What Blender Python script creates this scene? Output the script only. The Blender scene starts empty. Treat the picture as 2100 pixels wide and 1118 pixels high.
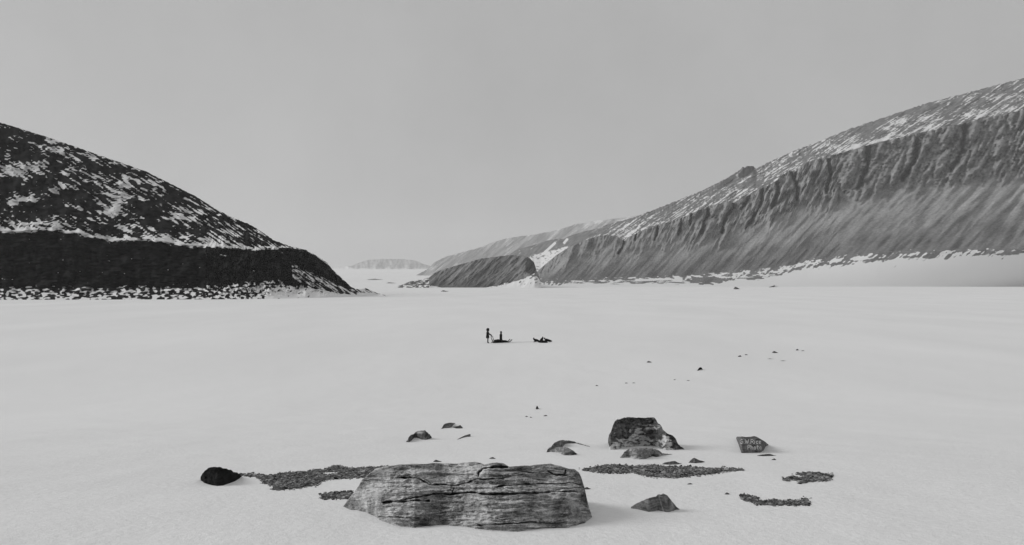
import bpy, bmesh, math, random
import numpy as np
from mathutils import Vector, Matrix

R = math.radians
C = bpy.context.scene.collection
SC = bpy.context.scene
random.seed(7)

# ------------------------------------------------------------------ camera, world, sun, exposure
F = 1460.0            # focal length in pixels of the 2100 px wide photograph
CAMH = 7.4            # eye height over the frozen fjord
PITCH = math.atan(21 / F)
cam_d = bpy.data.cameras.new('camera')
cam = bpy.data.objects.new('camera', cam_d)
C.objects.link(cam)
cam.location = (0, 0, CAMH)
cam.rotation_euler = (R(90) + PITCH, 0, 0)
cam_d.sensor_width = 36
cam_d.lens = 36 * F / 2100
cam_d.clip_start = 0.1
cam_d.clip_end = 60000
SC.camera = cam

SUN_EL, SUN_AZ = 27, -80      # degrees; azimuth from the view direction, negative = left
world = bpy.data.worlds.new("World")
SC.world = world
world.use_nodes = True
nt = world.node_tree
nt.nodes.clear()
wo = nt.nodes.new('ShaderNodeOutputWorld')
bg = nt.nodes.new('ShaderNodeBackground')
sky = nt.nodes.new('ShaderNodeTexSky')
sky.sky_type = 'NISHITA'
sky.sun_disc = False
sky.sun_elevation = R(SUN_EL)
sky.sun_rotation = R(SUN_AZ)
sky.air_density = 1.0
sky.dust_density = 4.0
bw = nt.nodes.new('ShaderNodeRGBToBW')
mix = nt.nodes.new('ShaderNodeMix')
mix.data_type = 'FLOAT'
mix.inputs[0].default_value = 0.88          # even high overcast over most of the sky
mix.inputs[3].default_value = 4.45
nt.links.new(sky.outputs[0], bw.inputs[0])
nt.links.new(bw.outputs[0], mix.inputs[2])
tcw = nt.nodes.new('ShaderNodeTexCoord')
nzw = nt.nodes.new('ShaderNodeTexNoise'); nzw.inputs['Scale'].default_value = 2.6; nzw.inputs['Detail'].default_value = 7; nzw.inputs['Roughness'].default_value = 0.62
nt.links.new(tcw.outputs['Generated'], nzw.inputs['Vector'])
mr = nt.nodes.new('ShaderNodeMapRange'); mr.inputs[1].default_value = 0.3; mr.inputs[2].default_value = 0.7; mr.inputs[3].default_value = 0.94; mr.inputs[4].default_value = 1.08
nt.links.new(nzw.outputs[0], mr.inputs[0])
mu = nt.nodes.new('ShaderNodeMath'); mu.operation = 'MULTIPLY'
nt.links.new(mix.outputs[0], mu.inputs[0]); nt.links.new(mr.outputs[0], mu.inputs[1])
nt.links.new(mu.outputs[0], bg.inputs[0])
bg.inputs[1].default_value = 0.1
nt.links.new(bg.outputs[0], wo.inputs[0])

sd = bpy.data.lights.new('sun', 'SUN')
sd.energy = 1.7
sd.angle = R(28)
sd.color = (1, 1, 1)
sun = bpy.data.objects.new('sun', sd)
C.objects.link(sun)
sv = Vector((math.sin(R(SUN_AZ)) * math.cos(R(SUN_EL)), math.cos(R(SUN_AZ)) * math.cos(R(SUN_EL)), math.sin(R(SUN_EL))))
sun.rotation_euler = (-sv).to_track_quat('-Z', 'Y').to_euler()
sun.location = sv * 50 + Vector((0, 0, 30))

SC.view_settings.view_transform = 'Standard'
SC.view_settings.look = 'None'
SC.view_settings.gamma = 1
SC.view_settings.exposure = 0
SC.cycles.use_denoising = True
SC.cycles.max_bounces = 6
SC.cycles.volume_bounces = 2
SC.cycles.caustics_reflective = False
SC.cycles.caustics_refractive = False

# ------------------------------------------------------------------ numeric helpers
rng = np.random.default_rng(3)
PERM = np.concatenate([rng.permutation(512)] * 3)
GRAD = rng.normal(size=(512, 3)); GRAD /= np.linalg.norm(GRAD, axis=1)[:, None]

def perlin(x, y, z=0.0):
    x, y, z = np.broadcast_arrays(np.asarray(x, float), np.asarray(y, float), np.asarray(z, float))
    xi, yi, zi = np.floor(x).astype(np.int64), np.floor(y).astype(np.int64), np.floor(z).astype(np.int64)
    xf, yf, zf = x - xi, y - yi, z - zi
    fade = lambda t: t * t * t * (t * (t * 6 - 15) + 10)
    u, v, w = fade(xf), fade(yf), fade(zf)
    out = 0.0
    for dx in (0, 1):
        for dy in (0, 1):
            for dz in (0, 1):
                h = PERM[(PERM[(PERM[(xi + dx) & 511] + yi + dy) & 511] + zi + dz) & 511]
                g = GRAD[h]
                d = g[..., 0] * (xf - dx) + g[..., 1] * (yf - dy) + g[..., 2] * (zf - dz)
                out = out + d * (u if dx else 1 - u) * (v if dy else 1 - v) * (w if dz else 1 - w)
    return out * 1.6

def fbm(x, y, z=0.0, o=4, g=0.5):
    a, s, t = 1.0, 0.0, 0.0
    x = np.asarray(x, float); y = np.asarray(y, float); z = np.asarray(z, float)
    for k in range(o):
        s = s + a * perlin(x * 2 ** k + 17.3 * k, y * 2 ** k - 9.1 * k, z * 2 ** k + 5.7 * k)
        t += a; a *= g
    return s / t * 1.35

def smooth(a, b, x):
    t = np.clip((x - a) / (b - a), 0, 1)
    return t * t * (3 - 2 * t)

def L(pts):
    """A traced line: pixel x -> value, straight between its points."""
    xs = [p[0] for p in pts]; ys = [p[1] for p in pts]
    return lambda x: np.interp(x, xs, ys)

def seg_dist(x, y, pts):
    d = np.full(np.shape(x), 1e9)
    for (x0, y0), (x1, y1) in zip(pts[:-1], pts[1:]):
        vx, vy = x1 - x0, y1 - y0
        t = np.clip(((x - x0) * vx + (y - y0) * vy) / (vx * vx + vy * vy + 1e-9), 0, 1)
        d = np.minimum(d, np.hypot(x - x0 - t * vx, y - y0 - t * vy))
    return d

def inside(x, y, poly):
    r = np.zeros(np.shape(x), bool)
    for (x0, y0), (x1, y1) in zip(poly, poly[1:] + poly[:1]):
        c = ((y0 > y) != (y1 > y)) & (x < (x1 - x0) * (y - y0) / (y1 - y0 + 1e-12) + x0)
        r ^= c
    return r

def pchip(xk, yk):
    xk = np.array(xk, float); yk = np.array(yk, float)
    h = np.diff(xk); d = np.diff(yk) / h
    m = np.zeros(len(xk)); m[0] = d[0]; m[-1] = d[-1]
    for i in range(1, len(xk) - 1):
        if d[i - 1] * d[i] > 0:
            w1, w2 = 2 * h[i] + h[i - 1], h[i] + 2 * h[i - 1]
            m[i] = (w1 + w2) / (w1 / d[i - 1] + w2 / d[i])
    def f(x):
        x = np.clip(x, xk[0], xk[-1])
        i = np.clip(np.searchsorted(xk, x) - 1, 0, len(h) - 1)
        t = (x - xk[i]) / h[i]
        return ((2 * t**3 - 3 * t**2 + 1) * yk[i] + (t**3 - 2 * t**2 + t) * h[i] * m[i]
                + (-2 * t**3 + 3 * t**2) * yk[i + 1] + (t**3 - t**2) * h[i] * m[i + 1])
    return f

# eye height over the snow as it falls away from the bank down to the flat ice
DROP = pchip([-60, -10, 0, 3, 4.8, 6.5, 9, 13, 22, 36, 48, 60, 80, 1200],
             [1.0, 1.5, 1.56, 1.67, 1.79, 2.02, 2.36, 3.0, 4.4, 6.3, 7.15, 7.38, 7.4, 7.4])

def G(X, Y):
    X = np.asarray(X, float); Y = np.asarray(Y, float)
    z = CAMH - DROP(Y)
    far = np.clip((Y - 1200) / 6800, 0, 1.45)
    z = z + 130 * far ** 1.5
    d = np.hypot(X, Y)
    near = 1 - smooth(60, 160, d)
    z = z + near * (0.035 * fbm(X / 2.6, Y / 3.4, 1.3, 3) + 0.006 * fbm(X / 0.45, Y / 0.7, 4.1, 2))
    z = z + (1 - near) * 0.05 * fbm(X / 30, Y / 60, 8.0, 2)
    z = z + smooth(1300, 3500, Y) * 14 * fbm(X / 700, Y / 900, 2.2, 4)
    return z

def ray(x, y):
    a = (np.asarray(x, float) - 1050) / F; v = (559 - np.asarray(y, float)) / F
    yd = math.cos(PITCH) - v * math.sin(PITCH)
    return a / yd, (math.sin(PITCH) + v * math.cos(PITCH)) / yd

def P(x, y, Y):
    a, b = ray(x, y)
    return a * Y, Y + 0 * a, CAMH + b * Y

STEPS = np.geomspace(2.5, 11500, 155)
def on_ground(x, y):
    """Distance at which the line of sight through a pixel meets the snow."""
    x, y = np.broadcast_arrays(np.asarray(x, float), np.asarray(y, float))
    sh = x.shape; x = x.ravel(); y = y.ravel()
    a, b = ray(x, y)
    out = np.zeros(len(x))
    for k in range(0, len(x), 4000):
        aa, bb = a[k:k+4000], b[k:k+4000]
        zz = CAMH + bb[:, None] * STEPS - G(aa[:, None] * STEPS, np.broadcast_to(STEPS, (len(aa), len(STEPS))))
        i = np.clip(np.argmax(zz < 0, axis=1), 1, None)
        lo, hi = STEPS[i - 1].copy(), STEPS[i].copy()
        for _ in range(20):
            m = (lo + hi) / 2
            under = CAMH + bb * m - G(aa * m, m) < 0
            hi = np.where(under, m, hi); lo = np.where(under, lo, m)
        out[k:k+4000] = (lo + hi) / 2
    return out.reshape(sh)

# ------------------------------------------------------------------ object helpers
def tag(o, label=None, cat=None, group=None, kind=None):
    if label: o['label'] = label
    if cat: o['category'] = cat
    if group: o['group'] = group
    if kind: o['kind'] = kind
    return o

def mesh_obj(name, verts, faces, mat, parent=None, smooth_=True, attrs=None):
    me = bpy.data.meshes.new(name)
    me.from_pydata(np.asarray(verts).tolist(), [], faces if isinstance(faces, list) else faces.tolist())
    if attrs:
        for k, v in attrs.items():
            at = me.attributes.new(k, 'FLOAT', 'POINT')
            at.data.foreach_set('value', np.asarray(v, np.float32).ravel())
    me.materials.append(mat)
    if smooth_:
        me.polygons.foreach_set('use_smooth', [True] * len(me.polygons))
    me.update()
    o = bpy.data.objects.new(name, me)
    C.objects.link(o)
    if parent: o.parent = parent
    return o

def grid_faces(nr, nc, wrap=False):
    i = np.arange(nr - 1)[:, None]; j = np.arange(nc if wrap else nc - 1)[None, :]
    j2 = (j + 1) % nc
    return np.stack([i * nc + j, i * nc + j2, (i + 1) * nc + j2, (i + 1) * nc + j], -1).reshape(-1, 4)

def empty(name, loc, rz=0):
    o = bpy.data.objects.new(name, None); C.objects.link(o)
    o.location = loc; o.rotation_euler = (0, 0, rz)
    o.empty_display_size = 0.2
    return o

# ------------------------------------------------------------------ materials
def new_mat(name):
    m = bpy.data.materials.new(name); m.use_nodes = True
    n = m.node_tree.nodes; n.clear()
    out = n.new('ShaderNodeOutputMaterial'); b = n.new('ShaderNodeBsdfPrincipled')
    m.node_tree.links.new(b.outputs[0], out.inputs[0])
    b.inputs['Specular IOR Level'].default_value = 0.03
    return m, m.node_tree, b

def noise(t, vec, scale, detail=4, rough=0.55, dist=0.0):
    n = t.nodes.new('ShaderNodeTexNoise')
    n.inputs['Scale'].default_value = scale; n.inputs['Detail'].default_value = detail
    n.inputs['Roughness'].default_value = rough; n.inputs['Distortion'].default_value = dist
    t.links.new(vec, n.inputs['Vector'])
    return n.outputs[0]

def math_(t, op, a, b=None, clamp=False):
    n = t.nodes.new('ShaderNodeMath'); n.operation = op; n.use_clamp = clamp
    for i, v in enumerate((a, b)):
        if v is None: continue
        if isinstance(v, (int, float)): n.inputs[i].default_value = v
        else: t.links.new(v, n.inputs[i])
    return n.outputs[0]

def ramp(t, fac, stops):
    n = t.nodes.new('ShaderNodeValToRGB')
    e = n.color_ramp.elements
    while len(e) < len(stops): e.new(0.5)
    for k, (p, v) in enumerate(stops):
        e[k].position = p; e[k].color = (v, v, v, 1)
    t.links.new(fac, n.inputs[0])
    return n.outputs[0]

def mapping(t, vec, scale=(1, 1, 1), rot=(0, 0, 0)):
    n = t.nodes.new('ShaderNodeMapping'); n.inputs['Scale'].default_value = scale; n.inputs['Rotation'].default_value = rot
    t.links.new(vec, n.inputs['Vector'])
    return n.outputs[0]

def coords(t):
    return t.nodes.new('ShaderNodeTexCoord').outputs['Object']

def bump(t, b, h, dist, strength=1.0):
    n = t.nodes.new('ShaderNodeBump'); n.inputs['Distance'].default_value = dist; n.inputs['Strength'].default_value = strength
    t.links.new(h, n.inputs['Height']); t.links.new(n.outputs[0], b.inputs['Normal'])

def mixc(t, fac, a, b):
    n = t.nodes.new('ShaderNodeMix'); n.data_type = 'RGBA'
    t.links.new(fac, n.inputs[0])
    for k, v in ((6, a), (7, b)):
        if isinstance(v, (int, float)): n.inputs[k].default_value = (v, v, v, 1)
        else: t.links.new(v, n.inputs[k])
    return n.outputs[2]

def attr(t, name):
    n = t.nodes.new('ShaderNodeAttribute'); n.attribute_name = name
    return n.outputs['Fac']

def snow_material():
    m, t, b = new_mat('wind_packed_snow')
    v = coords(t)
    big = noise(t, mapping(t, v, (0.05, 0.018, 0.05)), 1.0, 6, 0.6)
    fine = noise(t, v, 14, 3, 0.6)
    grain = noise(t, v, 90, 2, 0.6)
    s = math_(t, 'ADD', math_(t, 'MULTIPLY', big, 0.6), math_(t, 'MULTIPLY', fine, 0.4))
    c = ramp(t, s, [(0.3, 0.77), (0.7, 0.89)])
    t.links.new(c, b.inputs['Base Color'])
    b.inputs['Roughness'].default_value = 0.75
    crust = noise(t, mapping(t, v, (0.7, 2.2, 1)), 1.0, 6, 0.65, 0.5)
    bump(t, b, math_(t, 'ADD', math_(t, 'MULTIPLY', crust, 2.2), math_(t, 'ADD', fine, math_(t, 'MULTIPLY', grain, 0.35))), 0.022, 0.6)
    return m

def hill_material(name, rock, snow=0.78, fine=0.12, hard=0.10):
    """Bare rock under patchy snow: where the snow lies comes from the mesh, broken up by finer noise."""
    m, t, b = new_mat(name)
    v = coords(t)
    f1 = noise(t, v, fine, 5, 0.65)
    f2 = noise(t, mapping(t, v, (1, 1, 2.5)), fine * 4, 4, 0.7)
    s = math_(t, 'ADD', attr(t, 'snow'), math_(t, 'MULTIPLY', math_(t, 'SUBTRACT', f1, 0.5), 0.55))
    s = math_(t, 'ADD', s, math_(t, 'MULTIPLY', math_(t, 'SUBTRACT', f2, 0.5), 0.35))
    s = ramp(t, s, [(0.5 - hard, 0), (0.5 + hard, 1)])
    rv = math_(t, 'MULTIPLY', attr(t, 'tone'), math_(t, 'ADD', 0.55, math_(t, 'MULTIPLY', f2, 0.9)))
    rc = math_(t, 'MULTIPLY', rv, rock)
    t.links.new(mixc(t, s, rc, snow), b.inputs['Base Color'])
    b.inputs['Roughness'].default_value = 0.9
    bump(t, b, math_(t, 'ADD', f1, f2), 0.25 / fine * 0.12, 0.7)
    return m

def rock_material(name, base, pale, sc=1.0, strata=0.0, lich=0.5, rot=(0, 0, 0), bedding=22):
    """Weathered rock: bedding lines, grain, pits and pale lichen; 'pale' on the mesh adds rime or lighter stone."""
    m, t, b = new_mat(name)
    v = coords(t)
    n1 = noise(t, v, 3.0 * sc, 6, 0.65)
    bed = noise(t, mapping(t, v, (1.2 * sc, 1.2 * sc, bedding * sc), rot), 1.0, 5, 0.6, 0.4)
    gr = noise(t, v, 60 * sc, 4, 0.7)
    li = noise(t, mapping(t, v, (1, 1, 1.8)), 16 * sc, 5, 0.75, 0.6)
    val = math_(t, 'ADD', math_(t, 'MULTIPLY', n1, 0.5), math_(t, 'MULTIPLY', bed, 0.25 + strata * 0.6))
    val = math_(t, 'ADD', val, math_(t, 'MULTIPLY', gr, 0.25))
    val = math_(t, 'MULTIPLY', val, 1 / (1.0 + strata * 0.6))
    c = ramp(t, val, [(0.41, base * 0.32), (0.5, base), (0.59, base * 1.8)])
    c = math_(t, 'MULTIPLY', c, attr(t, 'tone'))
    p = math_(t, 'ADD', attr(t, 'pale'), math_(t, 'MULTIPLY', math_(t, 'SUBTRACT', li, 0.5), 1.3))
    p = ramp(t, math_(t, 'ADD', p, lich * 0.3), [(0.38, 0), (0.70, 1)])
    t.links.new(mixc(t, p, c, pale), b.inputs['Base Color'])
    b.inputs['Roughness'].default_value = 0.85
    hgt = math_(t, 'ADD', math_(t, 'MULTIPLY', bed, 0.25 + strata), math_(t, 'ADD', math_(t, 'MULTIPLY', gr, 0.35), n1))
    bump(t, b, hgt, 0.06 / sc, 0.9)
    return m

def plain(name, v, rough=0.85, var=0.3, sc=20):
    m, t, b = new_mat(name)
    n = noise(t, coords(t), sc, 4, 0.6)
    t.links.new(ramp(t, n, [(0.3, v * (1 - var)), (0.7, v * (1 + var))]), b.inputs['Base Color'])
    b.inputs['Roughness'].default_value = rough
    return m

M_snow = snow_material()
M_left = hill_material('dark_shore_rock', 0.013, fine=0.30, hard=0.06)
M_cape = hill_material('cape_scree', 0.17, fine=0.10)
M_cliff = hill_material('cliff_scree', 0.225, fine=0.09)
M_upper = hill_material('frosted_upper_rock', 0.17, snow=0.70, fine=0.22, hard=0.15)
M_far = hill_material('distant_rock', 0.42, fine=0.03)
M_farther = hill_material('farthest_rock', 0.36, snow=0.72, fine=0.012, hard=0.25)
M_slab = rock_material('bedded_slab_rock', 0.42, 0.70, 1.6, -0.28, 0.8, bedding=7)
M_bould = rock_material('rimed_boulder_rock', 0.11, 0.66, 3.2, 0.0, 0.25)
M_stone = rock_material('grey_field_rock', 0.18, 0.48, 3.2, 0.0, 0.9)
M_dark = rock_material('black_rock', 0.018, 0.10, 2.0, 0.1, 0.0)
M_block = rock_material('slanting_block_rock', 0.20, 0.38, 4.0, 0.4, 0.5, (0, R(62), 0))
M_pebble = rock_material('gravel_stone', 0.145, 0.50, 8.0, 0.0, 0.25)
M_cloth = plain('dark_wool_and_fur', 0.02)
M_skin = plain('weathered_skin', 0.16, 0.6, 0.1)
M_furtrim = plain('fur_trim', 0.035)
M_wood = plain('dark_sledge_wood', 0.022)
M_canvas = plain('lashed_canvas', 0.02)
M_dogfur = plain('dark_dog_fur', 0.016)
M_rope = plain('hemp_rope', 0.12)
M_paint = plain('white_paint_strokes', 0.7, 0.8, 0.12, 60)

# ------------------------------------------------------------------ the snow field, one sheet to the horizon
def build_ground():
    r = np.concatenate([[0.0], np.geomspace(0.6, 12000, 800)])
    front = np.radians(np.linspace(-46, 46, 420))
    rest = np.radians(np.linspace(46, 314, 60)[1:-1])
    th = np.concatenate([front, rest])
    X = r[:, None] * np.sin(th)[None]; Y = r[:, None] * np.cos(th)[None]
    Z = G(X, Y)
    v = np.stack([X, Y, Z], -1).reshape(-1, 3)
    o = mesh_obj('snow_ground', v, grid_faces(len(r), len(th), True)[:, ::-1], M_snow)
    tag(o, 'flat snow covered fjord ice running up to a snowy bank', None, None, 'structure')
build_ground()

# ------------------------------------------------------------------ hills: rows from foot to ridge, and a back that falls away again
def hill(name, label, mat, xs, levels, rows, back, relief=None, snow=None, tone=None, jag=None, drop_to=-4):
    xs = np.asarray(xs, float)
    ys, ds = [], []
    for k, n in enumerate(rows):
        ya, da = levels[k][0](xs), levels[k][1](xs)
        yb, db = levels[k + 1][0](xs), levels[k + 1][1](xs)
        for i in range(n + (1 if k == len(rows) - 1 else 0)):
            t = i / n
            ys.append(ya + (yb - ya) * t); ds.append(da + (db - da) * t)
    y = np.array(ys); d = np.array(ds); x = np.broadcast_to(xs, y.shape)
    lvl = np.linspace(0, 1, len(y))[:, None]
    if jag is not None: y = y + jag(x, y) * smooth(0.5, 1, lvl)
    dd = d + (relief(x, y) if relief is not None else 0)
    X, Y, Z = P(x, y, dd)
    sn = snow(x, y) if snow is not None else 0 * x
    to = tone(x, y) if tone is not None else 0 * x + 1
    ridge = (X[-1], Y[-1], Z[-1])
    nb = 10
    Xb, Yb, Zb = [], [], []
    for i in range(1, nb + 1):
        t = i / nb
        k = 1 + back * t / ridge[1]
        Xb.append(ridge[0] * k); Yb.append(ridge[1] * k)
        Zb.append(ridge[2] + (drop_to - ridge[2]) * (t * t * (1.6 - 0.6 * t)))
    X = np.vstack([X, Xb]); Y = np.vstack([Y, Yb]); Z = np.vstack([Z, Zb])
    sn = np.vstack([sn, np.repeat(sn[-1:], nb, 0)]); to = np.vstack([to, np.repeat(to[-1:], nb, 0)])
    v = np.stack([X, Y, Z], -1).reshape(-1, 3)
    o = mesh_obj(name, v, grid_faces(len(X), len(xs)), mat, attrs={'snow': sn, 'tone': to})
    tag(o, label, None, None, 'structure')
    return o

K = lambda v: (lambda x: np.full(np.shape(x), float(v)))

# far table hill at the head of the fjord
far_top = L([(520, 552), (640, 552), (680, 551), (700, 547), (722, 545), (738, 538), (755, 533), (790, 531), (830, 531.5), (850, 534), (865, 540), (885, 546), (905, 550), (960, 553)])
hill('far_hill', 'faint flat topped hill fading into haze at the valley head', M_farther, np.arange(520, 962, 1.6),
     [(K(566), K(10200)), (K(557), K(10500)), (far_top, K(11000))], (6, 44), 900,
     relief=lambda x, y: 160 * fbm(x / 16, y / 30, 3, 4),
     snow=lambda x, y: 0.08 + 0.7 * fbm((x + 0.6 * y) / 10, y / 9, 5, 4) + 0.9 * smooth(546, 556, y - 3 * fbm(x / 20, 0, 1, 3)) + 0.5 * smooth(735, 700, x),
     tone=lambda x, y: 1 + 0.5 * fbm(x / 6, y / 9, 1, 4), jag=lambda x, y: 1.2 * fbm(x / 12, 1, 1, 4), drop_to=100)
# pale ridge behind the cape
r3 = L([(838, 573), (851, 566), (880, 550), (891, 538), (908, 529), (927, 523), (953, 516), (987, 507), (1010, 497), (1034, 490), (1065, 485), (1089, 482), (1118, 477), (1141, 472), (1177, 461), (1210, 455), (1240, 451), (1400, 430), (1600, 400), (2200, 330)])
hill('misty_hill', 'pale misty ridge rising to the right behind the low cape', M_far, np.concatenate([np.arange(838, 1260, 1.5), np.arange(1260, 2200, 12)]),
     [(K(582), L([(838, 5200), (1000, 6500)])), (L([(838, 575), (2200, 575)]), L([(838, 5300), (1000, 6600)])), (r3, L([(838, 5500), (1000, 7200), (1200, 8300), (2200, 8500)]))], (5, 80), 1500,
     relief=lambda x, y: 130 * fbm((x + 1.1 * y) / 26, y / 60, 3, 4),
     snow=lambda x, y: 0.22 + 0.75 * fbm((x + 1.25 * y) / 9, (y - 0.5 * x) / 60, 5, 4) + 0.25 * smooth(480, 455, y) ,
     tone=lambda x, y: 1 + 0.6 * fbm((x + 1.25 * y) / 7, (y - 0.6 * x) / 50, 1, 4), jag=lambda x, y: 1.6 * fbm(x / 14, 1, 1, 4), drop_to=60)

# upper slopes of the right-hand mountain, streaked with snow
cliff_top = L([(1040, 576), (1085, 570), (1095, 563), (1115, 545), (1140, 524), (1165, 508), (1200, 493), (1225, 485), (1242, 482), (1262, 484), (1274, 490), (1281, 494), (1290, 486), (1310, 476), (1350, 462), (1400, 446), (1440, 428), (1480, 416), (1497, 412), (1508, 418), (1520, 408), (1545, 396), (1562, 386), (1590, 374), (1600, 362), (1618, 351), (1630, 352), (1656, 333), (1800, 292), (2100, 225), (2420, 180)])
ridge2 = L([(1020, 530), (1045, 522), (1060, 512), (1100, 501), (1120, 494), (1140, 490), (1155, 490), (1165, 485), (1180, 480), (1205, 473), (1220, 470), (1250, 459), (1300, 446), (1350, 427), (1400, 407), (1440, 391), (1480, 371), (1500, 360), (1515, 350), (1524, 343), (1534, 341), (1545, 341), (1550, 346), (1570, 336), (1600, 322), (1630, 309), (1660, 298), (1750, 262), (1900, 212), (2100, 160), (2420, 110)])
def upper_snow(x, y):
    al = (x * 0.83 - y * 0.56); ac = (x * 0.56 + y * 0.83)
    s = 0.30 + 0.75 * fbm(al / 60, ac / 3.6, 2, 4) + 0.55 * fbm(al / 12, ac / 1.8, 7, 3) + 0.42 * fbm(al / 5, ac / 2.6, 17, 2) + 0.45 * fbm(x / 60, y / 26, 37, 3)
    v = (cliff_top(x) - y) / np.maximum(cliff_top(x) - ridge2(x), 8)
    s = s + 0.22 * np.exp(-((v - 0.12) / 0.10) ** 2) - 0.12 * smooth(0.5, 0.85, v)
    s = s - 0.45 * smooth(1240, 1180, x) * smooth(1140, 1160, x)
    s = s - 0.3 * smooth(1165, 1120, x)
    gully = inside(x + 4 * fbm(x / 6, y / 5, 1, 3), y + 3 * fbm(x / 6, y / 5, 9, 3), [(1083, 528), (1110, 519), (1140, 512), (1165, 504), (1172, 506), (1130, 545), (1100, 560), (1080, 560)])
    s = np.where(gully, 0.78 + 0.8 * fbm((x + 2 * y) / 9, (x - y) / 8, 2, 4), s)
    g2 = seg_dist(x, y, [(1118, 517), (1128, 508), (1138, 499)])
    s = np.where(g2 < 2.6, 0.9, s)
    g3 = seg_dist(x, y, [(1157, 498), (1163, 491)])
    s = np.where(g3 < 2.6, 0.9, s)
    knob = ((x - 1531) / 17) ** 2 + ((y - 352 + 0.55 * (x - 1531)) / 9) ** 2
    s = np.where(knob < 1, -0.3, s)
    knob = ((x - 1490) / 20) ** 2 + ((y - 374 + 0.62 * (x - 1490)) / 7) ** 2
    s = np.where(knob < 1, s - 0.6, s)
    return s
hill('upper_hill', 'long mountain shoulder streaked with snow above the right hand cliffs', M_upper,
     np.concatenate([np.arange(1020, 1720, 1.25), np.arange(1720, 2420, 4)]),
     [(lambda x: np.minimum(575, cliff_top(x) + 26), L([(1020, 3000), (1300, 1960), (2420, 1800)])),
      (lambda x: np.minimum(556, cliff_top(x) + 6), L([(1020, 3200), (1300, 2050), (2420, 1900)])),
      (ridge2, L([(1020, 3900), (1160, 3400), (1300, 2600), (2420, 2450)]))], (8, 130), 1500,
     relief=lambda x, y: 45 * fbm((x * 0.83 - y * 0.56) / 50, (x * 0.56 + y * 0.83) / 11, 3, 5),
     snow=upper_snow, tone=lambda x, y: (0.9 + 0.6 * fbm((x * 0.83 - y * 0.56) / 14, (x * 0.56 + y * 0.83) / 3, 1, 4)) * (1 - 0.7 * (((x - 1531) / 17) ** 2 + ((y - 352 + 0.55 * (x - 1531)) / 9) ** 2 < 1)) * (1 - 0.4 * (((x - 1490) / 20) ** 2 + ((y - 374 + 0.62 * (x - 1490)) / 7) ** 2 < 1)),
     jag=lambda x, y: 3.2 * fbm(x / 5, 1, 1, 5) * smooth(1180, 1350, x), drop_to=0)

# the cliffs and talus under it, down to the beach
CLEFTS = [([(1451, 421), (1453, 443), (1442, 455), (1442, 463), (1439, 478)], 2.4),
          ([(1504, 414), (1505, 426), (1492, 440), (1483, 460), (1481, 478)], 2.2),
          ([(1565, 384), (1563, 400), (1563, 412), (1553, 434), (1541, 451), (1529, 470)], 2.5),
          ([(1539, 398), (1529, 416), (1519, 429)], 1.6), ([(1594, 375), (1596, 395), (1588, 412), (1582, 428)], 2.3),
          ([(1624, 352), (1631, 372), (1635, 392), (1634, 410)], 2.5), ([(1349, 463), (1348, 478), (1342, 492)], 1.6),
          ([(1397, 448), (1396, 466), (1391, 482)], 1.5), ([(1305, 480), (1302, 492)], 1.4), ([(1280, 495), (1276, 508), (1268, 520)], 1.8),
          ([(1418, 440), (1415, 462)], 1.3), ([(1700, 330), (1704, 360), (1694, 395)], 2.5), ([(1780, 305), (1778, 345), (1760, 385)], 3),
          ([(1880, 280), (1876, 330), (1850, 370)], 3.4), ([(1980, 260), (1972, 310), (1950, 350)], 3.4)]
talus_top = L([(1040, 577), (1095, 565), (1160, 528), (1240, 512), (1300, 506), (1370, 500), (1430, 490), (1480, 482), (1540, 466), (1600, 440), (1656, 420), (1800, 395), (2420, 320)])
foot = L([(1040, 579), (1100, 574), (1200, 574), (1300, 571), (1400, 567), (1480, 562), (1545, 556), (1600, 549), (1656, 536), (1800, 520), (2420, 500)])
beach = L([(1040, 583), (1080, 574), (1140, 577), (1200, 579), (1300, 579), (1400, 579), (1450, 577), (1500, 575), (1560, 568), (1600, 560), (1656, 547), (1800, 530), (2420, 505)])
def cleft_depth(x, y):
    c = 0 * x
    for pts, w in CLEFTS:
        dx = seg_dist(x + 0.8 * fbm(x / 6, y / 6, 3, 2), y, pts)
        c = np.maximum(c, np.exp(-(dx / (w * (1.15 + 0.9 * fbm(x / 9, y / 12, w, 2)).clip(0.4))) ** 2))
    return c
def cliff_mask(x, y):
    # talus cones reach up between the buttresses
    yy = y + 26 * fbm((x + 0.42 * y) / 24, 3.3, 7, 3) + 8 * fbm(x / 8, y / 12, 5, 3)
    return smooth(talus_top(x) + 26, talus_top(x) - 22, yy)
def cliff_relief(x, y):
    k = cliff_mask(x, y)
    u = x + 0.42 * y
    rib = np.abs(fbm(u / 21, y / 80, 1, 4)) * 80 + 17 * fbm(u / 5, y / 16, 5, 3)
    tal = 17 * fbm((x + 0.95 * y) / 24, (y - x) / 150, 6, 4)
    return k * (-rib + cleft_depth(x, y) * 80) + (1 - k) * tal
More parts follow.
